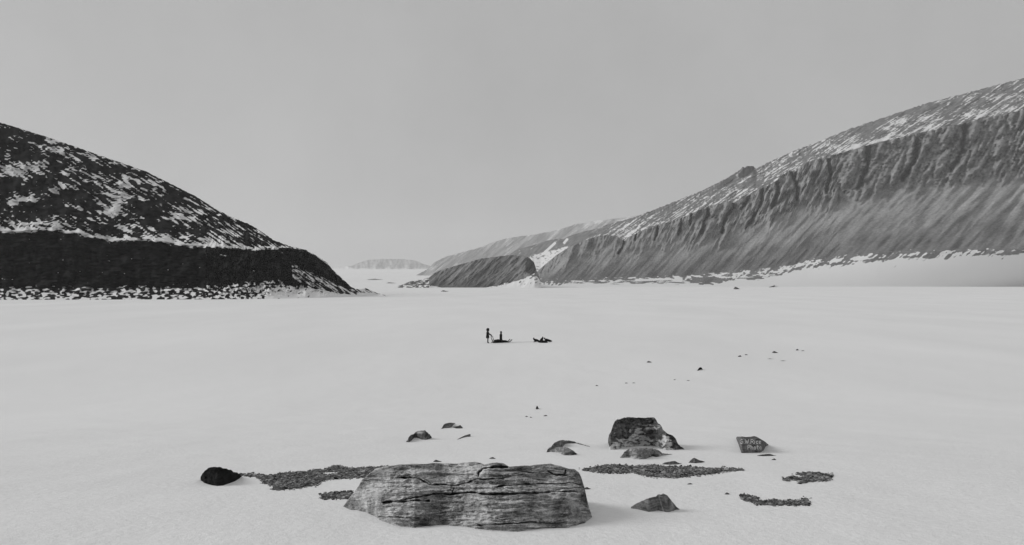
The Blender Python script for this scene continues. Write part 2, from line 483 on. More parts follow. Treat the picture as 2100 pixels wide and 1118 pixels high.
def cliff_snow(x, y):
    n = fbm(x / 16, y / 4.5, 4, 4); n2 = fbm(x / 26, y / 2.6, 9, 4)
    f = foot(x)
    s = -0.5 + 1.45 * smooth(-7, 5, y - f + 9 * n)
    band = np.exp(-((y - beach(x)) / 4.5) ** 2)
    s = s - band * (0.50 + 1.6 * n2)
    s = s - 0.9 * smooth(0.05, 0.5, fbm((x + y) / 5, (x - y) / 14, 21, 4) + 0.3) * smooth(590, 586, y) * smooth(1190, 1120, x)
    mound = ((x - 1452 + 6 * n2) / 38) ** 2 + ((y - 575 - 5 * n) / 6.5) ** 2
    s = np.where(mound < 1 + 0.6 * n, -0.2, s)
    s = np.where(y > beach(x) + 8 + 3 * n2, 1.2, s)
    s = s + 0.9 * smooth(1600, 1680, x) * smooth(-30, 5, y - f) * fbm((x + 1.0 * y) / 7, (y - x) / 60, 3, 3)
    s = s - smooth(1480, 1640, x) * smooth(30, 12, y - f) * smooth(-4, 4, y - f) * 2.6 * np.clip(fbm((x + 1.9 * y) / 11, (y * 1.4 - x) / 60, 27, 4) - 0.06, 0, 1)
    s = s - 0.9 * smooth(1380, 1420, x) * smooth(1640, 1560, x) * np.exp(-((y - f - 7) / 6) ** 2) * np.clip(fbm(x / 9, y / 3.5, 33, 4) + 0.1, 0, 1) * 2
    v = y - cliff_top(x)
    s = s + 0.65 * smooth(7, 0, v) * (0.55 + 0.9 * fbm(x / 8, y / 5, 2, 3)) * smooth(1260, 1290, x)
    st = fbm((x + 0.95 * y) / 3.2, (y - x) / 90, 12, 3)
    s = s + 0.30 * smooth(0.25, 0.6, st) * smooth(talus_top(x), talus_top(x) + 30, y)
    return s
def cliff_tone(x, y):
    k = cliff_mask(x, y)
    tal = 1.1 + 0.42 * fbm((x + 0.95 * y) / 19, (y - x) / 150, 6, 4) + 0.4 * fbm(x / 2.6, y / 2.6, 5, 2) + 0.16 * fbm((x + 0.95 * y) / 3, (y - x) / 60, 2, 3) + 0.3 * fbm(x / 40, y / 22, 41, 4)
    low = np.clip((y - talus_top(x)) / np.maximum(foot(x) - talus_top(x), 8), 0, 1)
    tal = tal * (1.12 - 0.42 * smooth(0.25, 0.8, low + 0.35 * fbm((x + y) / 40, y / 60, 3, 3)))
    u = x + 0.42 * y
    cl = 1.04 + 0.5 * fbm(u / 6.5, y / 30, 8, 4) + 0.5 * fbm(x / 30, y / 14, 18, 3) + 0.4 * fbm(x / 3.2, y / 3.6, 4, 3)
    return np.clip((k * cl + (1 - k) * tal) * (1 - 0.9 * cleft_depth(x, y)), 0.06, 2.2)  # clefts toned darker: their shade is painted in on top of the relief
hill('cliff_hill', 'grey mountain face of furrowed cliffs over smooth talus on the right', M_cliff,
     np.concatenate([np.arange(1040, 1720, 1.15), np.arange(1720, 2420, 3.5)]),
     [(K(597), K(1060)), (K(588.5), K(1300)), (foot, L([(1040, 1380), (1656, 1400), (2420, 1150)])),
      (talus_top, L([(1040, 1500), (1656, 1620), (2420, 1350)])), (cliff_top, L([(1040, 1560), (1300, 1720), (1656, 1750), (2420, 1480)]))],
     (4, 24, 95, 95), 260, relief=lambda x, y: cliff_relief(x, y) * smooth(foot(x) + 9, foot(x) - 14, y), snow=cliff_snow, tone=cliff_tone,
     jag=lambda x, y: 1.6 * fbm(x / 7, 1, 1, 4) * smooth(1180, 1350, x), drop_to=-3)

# low rounded cape in front of it
cape_top = L([(815, 587), (828, 583), (838, 578), (850, 576), (868, 573), (880, 569), (890, 561), (902, 555), (930, 546), (960, 538), (988, 530), (1000, 529), (1030, 525), (1050, 523), (1072, 524), (1086, 529), (1095, 538), (1098, 547), (1101, 557), (1105, 567), (1110, 578)])
cape_foot = L([(815, 587), (875, 583), (890, 587), (915, 590), (960, 591), (990, 590), (1030, 583), (1060, 575), (1085, 565), (1097, 562), (1104, 569), (1110, 579)])
def cape_snow(x, y):
    n = fbm(x / 10, y / 3.2, 4, 4)
    s = -0.4 + 1.6 * smooth(-1.5, 2.5, y - cape_foot(x) + 3 * n)
    s = s - 1.1 * smooth(0.1, 0.4, fbm(x / 11, y / 2.2, 14, 3)) * smooth(8, 2, y - cape_foot(x))
    s = np.where(x < 880, 0.45 + 1.5 * fbm(x / 9, y / 2.6, 3, 3) - 0.6 * np.exp(-(((x - 845) / 15) ** 2 + ((y - 580) / 4) ** 2)), s)
    s = s - 1.3 * smooth(0.0, 0.35, fbm((x + 2 * y) / 9, (x - y) / 16, 24, 4)) * smooth(1040, 1070, x) * smooth(587, 580, y)
    s = s + 0.9 * smooth(2.6, 0.5, y - cape_top(x)) * smooth(1035, 1050, x) * smooth(1082, 1070, x)
    return s
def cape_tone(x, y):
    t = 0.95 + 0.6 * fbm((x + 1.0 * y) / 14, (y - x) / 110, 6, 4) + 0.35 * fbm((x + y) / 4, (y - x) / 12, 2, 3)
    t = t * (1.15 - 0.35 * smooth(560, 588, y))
    t = np.where(((x - 1089) / 12) ** 2 + ((y - 546) / 17) ** 2 < 1 + 0.4 * fbm(x / 5, y / 5, 1), t * 0.3, t)  # steep right end lies in shade, painted here as a darker tone
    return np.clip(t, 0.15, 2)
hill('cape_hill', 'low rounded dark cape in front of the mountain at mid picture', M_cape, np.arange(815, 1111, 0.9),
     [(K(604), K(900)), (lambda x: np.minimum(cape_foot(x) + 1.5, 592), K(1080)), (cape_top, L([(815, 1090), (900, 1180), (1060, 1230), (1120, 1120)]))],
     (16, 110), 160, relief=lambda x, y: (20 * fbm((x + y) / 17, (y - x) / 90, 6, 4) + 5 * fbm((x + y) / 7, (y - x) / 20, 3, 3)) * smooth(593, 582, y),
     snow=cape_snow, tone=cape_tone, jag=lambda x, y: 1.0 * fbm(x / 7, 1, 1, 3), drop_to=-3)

# black headland on the left
lr = L([(-420, 150), (-100, 220), (100, 282), (300, 352), (400, 402), (450, 433), (470, 443), (515, 462), (537, 476), (560, 492), (580, 500), (600, 507), (612, 509), (628, 513), (640, 519), (655, 528), (673, 541), (680, 551), (695, 565), (708, 577), (722, 590), (735, 594), (750, 591), (760, 595), (776, 602.5), (790, 606)])
ledge = L([(-420, 428), (-250, 455), (-100, 449), (20, 474), (120, 470), (230, 492), (310, 489), (380, 502), (450, 506), (520, 509), (570, 508), (590, 508), (612, 511), (628, 515), (640, 521), (655, 530), (673, 543), (680, 553), (695, 567), (708, 579), (722, 592), (735, 595.5), (750, 592), (760, 596), (776, 603), (790, 606.5)])
lbase = L([(-420, 590), (440, 590), (480, 584), (520, 580), (560, 578), (590, 584), (620, 588), (680, 592), (720, 598), (740, 600), (776, 604), (790, 607)])
lfoot = L([(-420, 616), (450, 614), (560, 613), (650, 611), (730, 608), (776, 605), (790, 608)])
def left_snow(x, y):
    n = fbm(x / 10, y / 6, 4, 4)
    al = x * 0.83 + y * 0.56; ac = -x * 0.56 + y * 0.83
    streak = fbm(al / 30, ac / 3.4, 2, 4)
    up = 0.08 + 1.25 * streak + 0.45 * n + 0.25 * smooth(470, 505, y)
    up = np.where(x < 500, up + 0.12, up) + 0.75 * fbm(x / 70, y / 30, 19, 3)
    band = np.exp(-((y - ledge(x) - 0.5 - 3 * fbm(x / 25, 1, 4, 3)) / (4.0 + 3 * fbm(x / 40, 2, 9, 2))) ** 2) * smooth(592, 565, x)
    cliff = -0.14 + 0.12 * smooth(440, 380, x) + 0.75 * fbm(al / 10, ac / 4, 11, 4) + 0.3 * fbm(x / 50, y / 20, 13, 3)
    cliff = cliff + 0.8 * np.exp(-seg_dist(x, y, [(450, 523), (468, 525)]) ** 2 / 3)
    tal = 0.45 + 0.75 * fbm(al / 12, ac / 7, 5, 4) + 0.95 * fbm(x / 8, y / 5, 8, 4) + 0.7 * smooth(580, 604, y) * smooth(500, 600, x)
    mt = smooth(-7, 7, y - (lbase(x) - 3) + 9 * n)
    diag = inside(x, y + 2 * n, [(598, 541), (612, 546), (640, 560), (670, 572), (700, 588), (735, 602), (720, 606), (640, 592), (600, 570)])
    s = np.where(y < ledge(x), up, cliff * (1 - mt) + tal * mt)
    s = np.where(diag, 0.48 + 1.1 * fbm(al / 22, ac / 3.5, 5, 4), s)
    s = s + 1.05 * band * (0.8 + 0.6 * fbm(x / 12, y / 3, 31, 3))
    s = np.where((x > 722) & (y < 600), 0.5 + 1.1 * fbm(al / 16, ac / 3, 15, 3), s)
    return s
def left_depth(off):
    def f(x):
        return on_ground(x, lfoot(x)) + off(x)
    return f
hill('headland_hill', 'black rocky headland with a snow ledge on the left shore', M_left, np.concatenate([np.arange(-420, 420, 5), np.arange(420, 790, 0.85)]),
     [(lambda x: lfoot(x) + 3, left_depth(K(-5))), (lfoot, left_depth(K(0))), (lbase, left_depth(L([(-420, 30), (600, 24), (776, 3), (790, 0)]))),
      (ledge, left_depth(L([(-420, 70), (600, 55), (700, 30), (776, 5), (790, 1)]))), (lr, left_depth(L([(-420, 230), (400, 170), (580, 80), (700, 34), (776, 6), (790, 1.5)])))],
     (2, 40, 90, 80), 90,
     relief=lambda x, y: (11 * fbm(x / 22, y / 30, 3, 5) + 4.5 * fbm(x / 6, y / 6, 6, 3)) * smooth(612, 596, y) * smooth(780, 720, x),
     snow=left_snow, tone=lambda x, y: np.clip(0.9 + 1.5 * fbm(x / 9, y / 18, 1, 4), 0.2, 3), jag=lambda x, y: 2.2 * fbm(x / 6, 1, 1, 5) * smooth(780, 700, x), drop_to=-3)

# ------------------------------------------------------------------ rocks standing out of the snow
def snap(pts):
    return [(float(a), float(b)) for a, b in pts]

def rock(name, label, mat, top, bot, lean=0.6, thick=0.8, nx=90, nr=40, amp=0.035, pale=None, tone=None, carve=None, group=None, cat='rock', rise=1.0, facet=0.0, yfront=None, seed=0.0):
    """Columns across the rock: each rises from the snow along its lower outline to its upper outline, then runs back and down under the snow."""
    top, bot = L(snap(top)), L(snap(bot))
    x0 = max(top.__closure__[0].cell_contents[0], bot.__closure__[0].cell_contents[0])
    x1 = min(top.__closure__[0].cell_contents[-1], bot.__closure__[0].cell_contents[-1])
    s = np.linspace(-1, 1, nx); s = np.sign(s) * (1 - (1 - np.abs(s)) ** 1.35)
    xs = x0 + (x1 - x0) * (s + 1) / 2
    yt, yb = top(xs), bot(xs)
    yt = np.minimum(yt, yb - 0.05)
    Y0 = on_ground(xs, yb)
    px = Y0 / F
    hgt = (yb - yt) * px
    hmax = hgt.max()
    rows = []
    t = np.linspace(0, 1, nr)
    y = yb + (yt - yb) * t[:, None]
    Y = Y0 + lean * hgt * (t[:, None] ** rise)
    x = np.broadcast_to(xs, y.shape).copy()
    a, _ = ray(x, y)
    size = max(hmax, 0.25 * (x1 - x0) * px.mean())
    if carve is not None:
        Y = Y + carve(x, y, size)
    if facet:
        q = fbm(a * Y0 / (0.5 * size), y * px / (0.4 * size), seed, 2)
        Y = Y + facet * size * (np.round(q * 5) / 5)
    X, Y_, Z = P(x, y, Y)
    base = (X[0] * 0.999, Y_[0] + 0.02 * size, Z[0] - 0.25 * size - 0.02)
    tk = thick * np.maximum(hgt, 0.25 * hmax)
    nb = 10
    Xs, Ys, Zs = [base[0]], [base[1]], [base[2]]
    Xs += list(X); Ys += list(Y_); Zs += list(Z)
    bottom = Z[0] - 0.35 * size
    for i in range(1, nb + 1):
        u = i / nb
        Xs.append(X[-1] * (1 + tk * u / Y_[-1])); Ys.append(Y_[-1] + tk * u)
        Zs.append(Z[-1] + (bottom - Z[-1]) * u ** 2.2 - 0.16 * tk * u * 1.0)
    X = np.array(Xs); Y = np.array(Ys); Z = np.array(Zs)
    q = 2.6 / size
    n1 = fbm(X * q, Y * q, Z * q * 1.6 + seed, 5, 0.55); n2 = fbm(X * q + 31, Y * q, Z * q * 1.6 + seed, 5, 0.55)
    Y = Y + amp * size * 2.0 * n1; Z = Z + amp * size * 0.9 * n2
    row_y = np.vstack([y[:1], y, np.repeat(y[-1:], nb, 0)]); row_x = np.vstack([x[:1], x, np.repeat(x[-1:], nb, 0)])
    pl = pale(row_x, row_y) if pale is not None else 0 * X
    to = tone(row_x, row_y) if tone is not None else 0 * X + 1
    o_ = np.array([X[1].mean(), Y[1].mean(), 0]); o_[2] = float(G(o_[0], o_[1]))
    v = np.stack([X - o_[0], Y - o_[1], Z - o_[2]], -1).reshape(-1, 3)
    ob = mesh_obj(name, v, grid_faces(len(X), len(xs)), mat, attrs={'pale': pl, 'tone': to})
    ob.location = o_
    tag(ob, label, cat, group)
    return ob

# --- the long bedded slab across the bottom of the photograph
CR = [([(812, 981), (853, 979.7), (870, 988), (881, 995), (909, 993.5), (936, 995), (958, 990), (978, 982), (991, 984), (1033, 981)], 1.5, 1.0),
      ([(1013, 999), (1033, 995), (1102, 993.5), (1143, 992), (1171, 989.4), (1188, 993.5)], 1.1, 0.9),
      ([(784, 1029.5), (826, 1025), (867, 1018), (895, 1013), (922, 1015), (958, 1010), (1047, 1013), (1130, 1010), (1185, 1009)], 1.8, 0.9),  # shadow under the main ledge, darkened into the tone along with the cracks
      ([(1124, 968.5), (1141, 974), (1157, 972.8), (1160, 967)], 1.5, 0.9), ([(980, 971), (991, 962), (1019, 959), (1041, 959)], 2.2, 1.0),
      ([(931, 1002), (928, 1010)], 0.8, 0.7), ([(787, 1031), (831, 1028), (881, 1027)], 1.4, 0.8), ([(1140, 1007), (1190, 999)], 1.0, 0.6),
      ([(868, 980), (884, 993)], 0.7, 0.5), ([(740, 985), (760, 983), (800, 986)], 0.7, 0.4), ([(700, 1066), (780, 1060), (860, 1063)], 1.2, 0.6), ([(980, 1078), (1090, 1071), (1150, 1074)], 1.3, 0.7),
      ([(983, 971), (980, 978)], 0.8, 0.6), ([(1070, 968), (1120, 972), (1180, 978)], 0.6, 0.4)]
def slab_crack(x, y):
    c = 0 * x
    xx = x + 1.5 * fbm(x / 9, y / 5, 2, 3); yy = y + 1.4 * fbm(x / 13, y / 4, 7, 4)
    for pts, w, a in CR:
        c = np.maximum(c, a * np.exp(-(seg_dist(xx, yy, pts) / (0.8 * w * (0.85 + 1.1 * fbm(x / 14, y / 20, w, 2)).clip(0.25))) ** 2))
    return c
def slab_carve(x, y, size):
    # bedding planes: stepped shelves that run along the slab
    yy = y - 0.004 * (x - 950) + 3 * fbm(x / 90, y / 30, 3, 3)
    st = fbm(x / 130, yy / 9, 5, 4)
    step = np.round(st * 4) / 4
    left = smooth(790, 720, x + 0.6 * (1034 - y))
    return 0.05 * step * (1 - 0.8 * left) + 0.03 * fbm(x / 12, y / 5, 8, 4) + 0.13 * slab_crack(x, y) + 0.35 * left
def slab_pale(x, y):
    p = 0.75 * fbm(x / 28, y / 9, 6, 4) + 0.25
    z = 0
    for cx, cy, rx, ry in ((870, 1000, 60, 12), (1020, 1003, 80, 9), (1160, 998, 30, 6), (1110, 1004, 50, 6), (850, 968, 60, 8), (780, 1000, 40, 14), (940, 985, 30, 6), (960, 960, 30, 6), (1130, 990, 60, 4)):
        z = z + np.exp(-((x - cx) / rx) ** 2 - ((y - cy) / ry) ** 2)
    p = p * 0.5 + 0.6 * z * (0.6 + 1.2 * fbm(x / 6, y / 3, 3, 3)) - 0.12
    p = p - 0.45 * smooth(1010, 1016, y) - 0.4 * smooth(770, 735, x + 0.5 * (1034 - y))
    return p
rock('rock_slab', 'long low grey slab with horizontal cracks and lichen at the bottom edge', M_slab,
     [(693, 1052), (700, 1044), (708, 1034), (718, 1020), (735, 998), (742, 985), (751, 977), (770, 963), (798, 956), (826, 953.5), (867, 952.6), (890, 951.5), (914, 951), (950, 949), (978, 948.6), (986, 951), (993, 954.5), (1005, 951.5), (1019, 949.5), (1033, 951), (1044, 958), (1056, 957.5), (1074, 956), (1102, 953.5), (1130, 952), (1146, 957), (1165, 962.6), (1179, 963), (1187, 969), (1191, 977), (1199, 1002), (1206, 1034), (1210, 1048), (1214, 1060)],
     [(693, 1056), (720, 1064), (760, 1067), (800, 1078), (850, 1083), (905, 1076), (950, 1079), (1000, 1088), (1060, 1090), (1120, 1083), (1165, 1082), (1200, 1071), (1214, 1062)], lean=1.25, thick=1.6, nx=620, nr=230, amp=0.02, carve=slab_carve,
     pale=slab_pale, tone=lambda x, y: np.clip((1 + 0.25 * fbm(x / 50, y / 12, 2, 3)) * (1 - 0.4 * np.clip(slab_crack(x, y), 0, 1)), 0.1, 2), rise=1.5, cat='rock slab')

# --- the big rimed boulder and its neighbours
def bo_pale(x, y):
    arc = L([(1248, 918), (1262, 903), (1280, 898), (1292, 891), (1305, 882), (1322, 886), (1335, 898), (1348, 901), (1358, 892), (1372, 895), (1385, 914), (1405, 930)])
    p = -0.12 + 0.62 * smooth(-3, 6, y - arc(x)) * smooth(1392, 1376, x)
    p = p + 0.55 * np.exp(-((y - 881 + 0.09 * (x - 1310)) / 6) ** 2) * smooth(1275, 1300, x) * smooth(1375, 1350, x)
    p = p + 0.38 * np.exp(-((y - 871.5) / 1.6) ** 2) * smooth(1305, 1320, x) * smooth(1348, 1338, x)
    p = p + 0.35 * np.exp(-(((x - 1365) / 7) ** 2 + ((y - 901) / 6) ** 2)) + 0.75 * fbm(x / 9, y / 5, 2, 4)
    p = p - 0.3 * smooth(869, 862, y) 
    p = p + 0.12 * smooth(1290, 1262, x) * smooth(880, 890, y)
    return p
def bo_carve(x, y, size):
    return 0.10 * size * np.abs(fbm(x / 22, y / 14, 9, 4)) - 0.05 * size * smooth(868, 874, y) + 0.05 * size * fbm(x / 6, y / 5, 3, 3) + 0.55 * size * smooth(1375, 1410, x)
rock('boulder', 'largest free standing boulder, dark top over a frosted pale lower face', M_bould,
     [(1247, 903), (1249, 893), (1253, 884), (1256, 875), (1261, 864), (1269, 860), (1282, 857.5), (1300, 857), (1307, 857.8), (1318, 856.5), (1329, 855.5), (1342, 856.5), (1346, 862), (1350, 868), (1356, 873), (1360, 881), (1368, 889), (1380, 895), (1386, 901), (1391, 911), (1399, 917), (1406, 922.6)],
     [(1247, 908), (1250, 917), (1252, 922.5), (1265, 922), (1275, 918.5), (1290, 916), (1320, 914.5), (1340, 915), (1356, 920), (1366, 923), (1406, 923)],
     lean=0.42, thick=1.0, nx=220, nr=120, amp=0.055, pale=bo_pale, carve=bo_carve,
     tone=lambda x, y: np.clip((1.05 - 0.25 * smooth(872, 864, y) + 0.9 * fbm(x / 10, y / 5, 5, 4) - 0.35 * smooth(1355, 1385, x)), 0.2, 2), cat='boulder', seed=2)  # right flank toned darker: the side away from the sun, shade painted in
rock('low_rock', 'low rounded rock in the snow just in front of the largest boulder', M_stone,
     [(1272, 939), (1275, 934), (1281, 927), (1290, 921), (1300, 919.5), (1325, 919.5), (1345, 921), (1352, 925), (1358, 929.5), (1364, 930), (1372, 931), (1379, 931.6)],
     [(1272, 939.5), (1290, 939), (1300, 941.5), (1311, 942.5), (1325, 941.5), (1333, 938), (1338, 936), (1346, 937.5), (1354, 936.5), (1364, 933.6), (1379, 932)],
     lean=1.3, thick=1.5, nx=150, nr=50, amp=0.08, pale=lambda x, y: 0.1 + 0.5 * fbm(x / 9, y / 4, 3, 3) + 0.3 * smooth(934, 940, y) * smooth(1330, 1300, x),
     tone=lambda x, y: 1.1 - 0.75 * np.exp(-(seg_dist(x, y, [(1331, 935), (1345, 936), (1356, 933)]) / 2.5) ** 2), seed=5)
rock('crescent_rock', 'curved rock ridge with a long thin tail left of the largest boulder', M_stone,
     [(1121, 927), (1124, 920), (1130, 917), (1134, 911), (1140, 906), (1148, 903.5), (1154, 902.6), (1166, 903.5), (1177, 906), (1190, 909.5), (1202, 913), (1210, 916)],
     [(1121, 928), (1128, 926), (1136, 920), (1150, 918.5), (1156, 915), (1158, 911), (1166, 909.5), (1180, 909.5), (1192, 912.3), (1203, 915.3), (1210, 916.6)],
     lean=0.9, thick=1.2, nx=140, nr=40, amp=0.075, pale=lambda x, y: 0.05 + 0.5 * fbm(x / 8, y / 4, 6, 3), tone=lambda x, y: 0.85 + 0.4 * fbm(x / 6, y / 3, 6, 3), seed=6)
rock('wedge_rock', 'flat wedge of rock tucked under the curved rock ridge', M_stone,
     [(1124, 926), (1132, 922), (1142, 917.5), (1152, 916.5), (1164, 918), (1170, 921), (1177, 925), (1181, 929), (1184, 931)],
     [(1124, 927), (1140, 928), (1150, 931), (1156, 933.8), (1170, 934.2), (1180, 933), (1184, 931.5)],
     lean=1.1, thick=1.0, nx=110, nr=40, amp=0.075, pale=lambda x, y: 0.05 + 0.4 * fbm(x / 8, y / 4, 7, 3) + 0.3 * smooth(1158, 1148, x) * smooth(924, 928, y),
     tone=lambda x, y: 1.05 - 0.7 * smooth(1155, 1165, x + 2 * (y - 930)) * smooth(924, 929, y), seed=7)
rock('humped_rock', 'humped rock with a hooked left end, alone on the snow', M_stone,
     [(833, 906), (836, 902.5), (838, 897), (842, 892.5), (848, 890.5), (852, 886.5), (857, 884), (868, 883), (872, 883), (877, 887.5), (882, 892), (885.5, 897.5)],
     [(833, 906.6), (838, 907.5), (844, 903.5), (849, 898), (856, 898), (864, 901.5), (872, 902.3), (880, 900.5), (885.5, 898.5)],
     lean=0.7, thick=1.1, nx=120, nr=44, amp=0.075, pale=lambda x, y: -0.05 + 0.5 * np.exp(-(((x - 860) / 9) ** 2 + ((y - 887) / 3) ** 2)), tone=lambda x, y: 0.62 + 0.3 * fbm(x / 5, y / 4, 8, 3) - 0.25 * smooth(874, 884, x), seed=8)
rock('oval_rock', 'grey oval rock upslope of the humped rock, beside a smaller dark one', M_stone,
     [(905, 879.5), (910, 871), (914, 868.5), (923, 866.8), (929, 867.3), (933, 867.8)], [(905, 880), (911, 878), (920, 877.8), (926, 876.5), (929, 872), (933, 868.4)],
     lean=0.9, thick=1.0, nx=60, nr=24, amp=0.04, tone=lambda x, y: 0.8 + 0 * x, seed=9)
rock('dark_stone', 'small peaked dark stone touching the right end of the grey oval rock', M_stone,
     [(929, 875.5), (935, 874.5), (940, 873.5), (944, 871.8), (948, 876), (949.5, 877.6)], [(929, 876.3), (935, 878.8), (944, 879), (949.5, 878.3)],
     lean=0.6, thick=1.0, nx=50, nr=20, amp=0.05, tone=lambda x, y: 0.45 + 0 * x, seed=10)
rock('leaning_stone', 'thin slanting sliver of rock below the small peaked dark stone', M_stone,
     [(938, 901), (945, 897.2), (953, 893.2), (962, 890.5), (965, 890.6)], [(938, 901.8), (946, 898.8), (955, 896), (962, 896), (965, 895)],
     lean=0.8, thick=1.0, nx=44, nr=12, amp=0.03, tone=lambda x, y: 0.7 + 0 * x, seed=11)
rock('black_rock', 'black rounded rock cut off by the left edge, lying in snow', M_dark,
     [(412, 976), (418, 967), (428, 960), (440, 957.5), (452, 958.5), (462, 961.5), (474, 963.5), (478, 968), (486, 969), (492, 973), (494.5, 977)],
     [(412, 985), (420, 991), (432, 995), (445, 996.8), (457, 996), (470, 991.5), (482, 987), (491, 981.5), (494.5, 978)], lean=0.6, thick=1.2, nx=110, nr=44, amp=0.06, seed=12.7, facet=0.03)
rock('pyramid_rock', 'pointed grey rock at the lower right edge with slanting bands', M_block,
     [(1294, 1040), (1305, 1033), (1318, 1027), (1328, 1023), (1336, 1020), (1345, 1018), (1349, 1014), (1352, 1014), (1356, 1014.5), (1361, 1012.5), (1368, 1016), (1375, 1024), (1382, 1033), (1388, 1040), (1394, 1044)],
     [(1294, 1042.5), (1310, 1045), (1330, 1050), (1350, 1047), (1370, 1051), (1386, 1046), (1394, 1045)], lean=0.5, thick=1.0, nx=120, nr=70, amp=0.04, facet=0.05,
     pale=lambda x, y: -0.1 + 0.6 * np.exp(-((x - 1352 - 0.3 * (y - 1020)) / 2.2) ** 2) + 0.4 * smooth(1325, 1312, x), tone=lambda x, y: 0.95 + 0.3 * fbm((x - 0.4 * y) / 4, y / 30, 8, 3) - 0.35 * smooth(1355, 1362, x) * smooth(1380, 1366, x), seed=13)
sig = rock('signed_rock', 'grey slab of rock with white handwriting on its face', M_block,
     [(1509.5, 898), (1511, 895.6), (1523, 895.3), (1530, 896.5), (1540, 895.6), (1547, 894.2), (1552, 896), (1562, 901.5), (1570, 906.5), (1576, 912)],
     [(1509.5, 899.5), (1513, 908), (1520.5, 929.3), (1533, 929), (1559, 928.5), (1566, 924), (1570, 916), (1576, 912.8)],
     lean=0.30, thick=0.8, nx=120, nr=70, amp=0.004, pale=lambda x, y: -0.26 + 0.14 * smooth(914, 925, y), tone=lambda x, y: 0.8 + 0.25 * fbm((x - 0.4 * y) / 3, y / 20, 8, 3), seed=14, cat='inscribed rock')

# lettering: brush strokes laid on the rock face
GL = {'G': [[(0.75, 0.85), (0.4, 1), (0.08, 0.6), (0.15, 0.12), (0.55, 0), (0.85, 0.25), (0.8, 0.48), (0.5, 0.46)]],
      'W': [[(0, 1), (0.22, 0), (0.48, 0.7), (0.72, 0), (1, 1)]],
      '.': [[(0.1, 0.0), (0.16, 0.06)]],
      'R': [[(0, 0), (0.05, 1), (0.5, 1.02), (0.7, 0.78), (0.5, 0.52), (0.08, 0.5)], [(0.35, 0.5), (0.75, 0)]],
      'i': [[(0.1, 0), (0.12, 0.62)], [(0.13, 0.86), (0.14, 0.93)]],
      'c': [[(0.55, 0.55), (0.3, 0.66), (0.05, 0.35), (0.25, 0.02), (0.55, 0.12)]],
      'e': [[(0.08, 0.34), (0.52, 0.4), (0.35, 0.66), (0.08, 0.4), (0.2, 0.03), (0.56, 0.12)]],
      'P': [[(0, 0), (0.05, 1), (0.5, 1.0), (0.65, 0.75), (0.45, 0.5), (0.06, 0.48)]],
      'h': [[(0, 1), (0.03, 0)], [(0.03, 0.42), (0.3, 0.62), (0.5, 0.4), (0.5, 0)]],
      'o': [[(0.3, 0.64), (0.04, 0.4), (0.12, 0.04), (0.45, 0.02), (0.6, 0.38), (0.3, 0.64)]],
      't': [[(0.25, 0.95), (0.25, 0.05), (0.45, 0.0)], [(0.0, 0.66), (0.5, 0.68)]]}
def lettering():
    dg = bpy.context.evaluated_depsgraph_get(); dg.update()
    verts, faces = [], []
    def place(px, py):
        a, b = ray(px, py)
        o = Vector((0, 0, CAMH)); d = Vector((float(a), 1, float(b))).normalized()
        inv = sig.matrix_world.inverted()
        ok, loc, nor, _ = sig.ray_cast(inv @ o, (inv.to_3x3() @ d).normalized())
        if not ok: return None
        return sig.matrix_world @ loc - d * 0.0035
    bpy.context.view_layer.update()
    def write(text, x, y, h, slope):
        for ch in text:
            w = {'.': 0.25, 'i': 0.3, 'W': 1.0, 'G': 0.85, 'R': 0.75, 'P': 0.7}.get(ch, 0.62)
            if ch != ' ':
                for st in GL[ch]:
                    pts = []
                    for (ax, ay), (bx, by) in zip(st[:-1], st[1:]):
                        for k in range(5):
                            t = k / 4
                            q = place(x + (ax + (bx - ax) * t) * h * 0.88, y - (ay + (by - ay) * t) * h + slope * (ax * h))
                            if q is not None: pts.append(q)
                    for a, b in zip(pts[:-1], pts[1:]):
                        d = (b - a)
                        if d.length < 1e-5: continue
                        n = d.normalized().cross(Vector((0, -1, 0.1))).normalized() * 0.0052
                        e = d.normalized() * 0.003
                        k = len(verts)
                        f = Vector((0, 0.006, 0))
                        for off in (Vector((0, 0, 0)), f):
                            verts.extend([tuple(a - e + n + off), tuple(b + e + n + off), tuple(b + e - n + off), tuple(a - e - n + off)])
                        faces.extend([(k, k+1, k+2, k+3), (k+7, k+6, k+5, k+4), (k, k+4, k+5, k+1), (k+1, k+5, k+6, k+2), (k+2, k+6, k+7, k+3), (k+3, k+7, k+4, k)])
            x += w * h * 0.92 + 1.0; y += slope * w * h
    write('G.W.Rice', 1517.3, 909.6, 8.6, 0.02)
    write('Photo', 1533.5, 921.5, 8.6, 0.0)
    loc = sig.location
    o = mesh_obj('lettering', [(a - loc[0], b - loc[1], c - loc[2]) for a, b, c in verts], faces, M_paint, sig, False)
lettering()

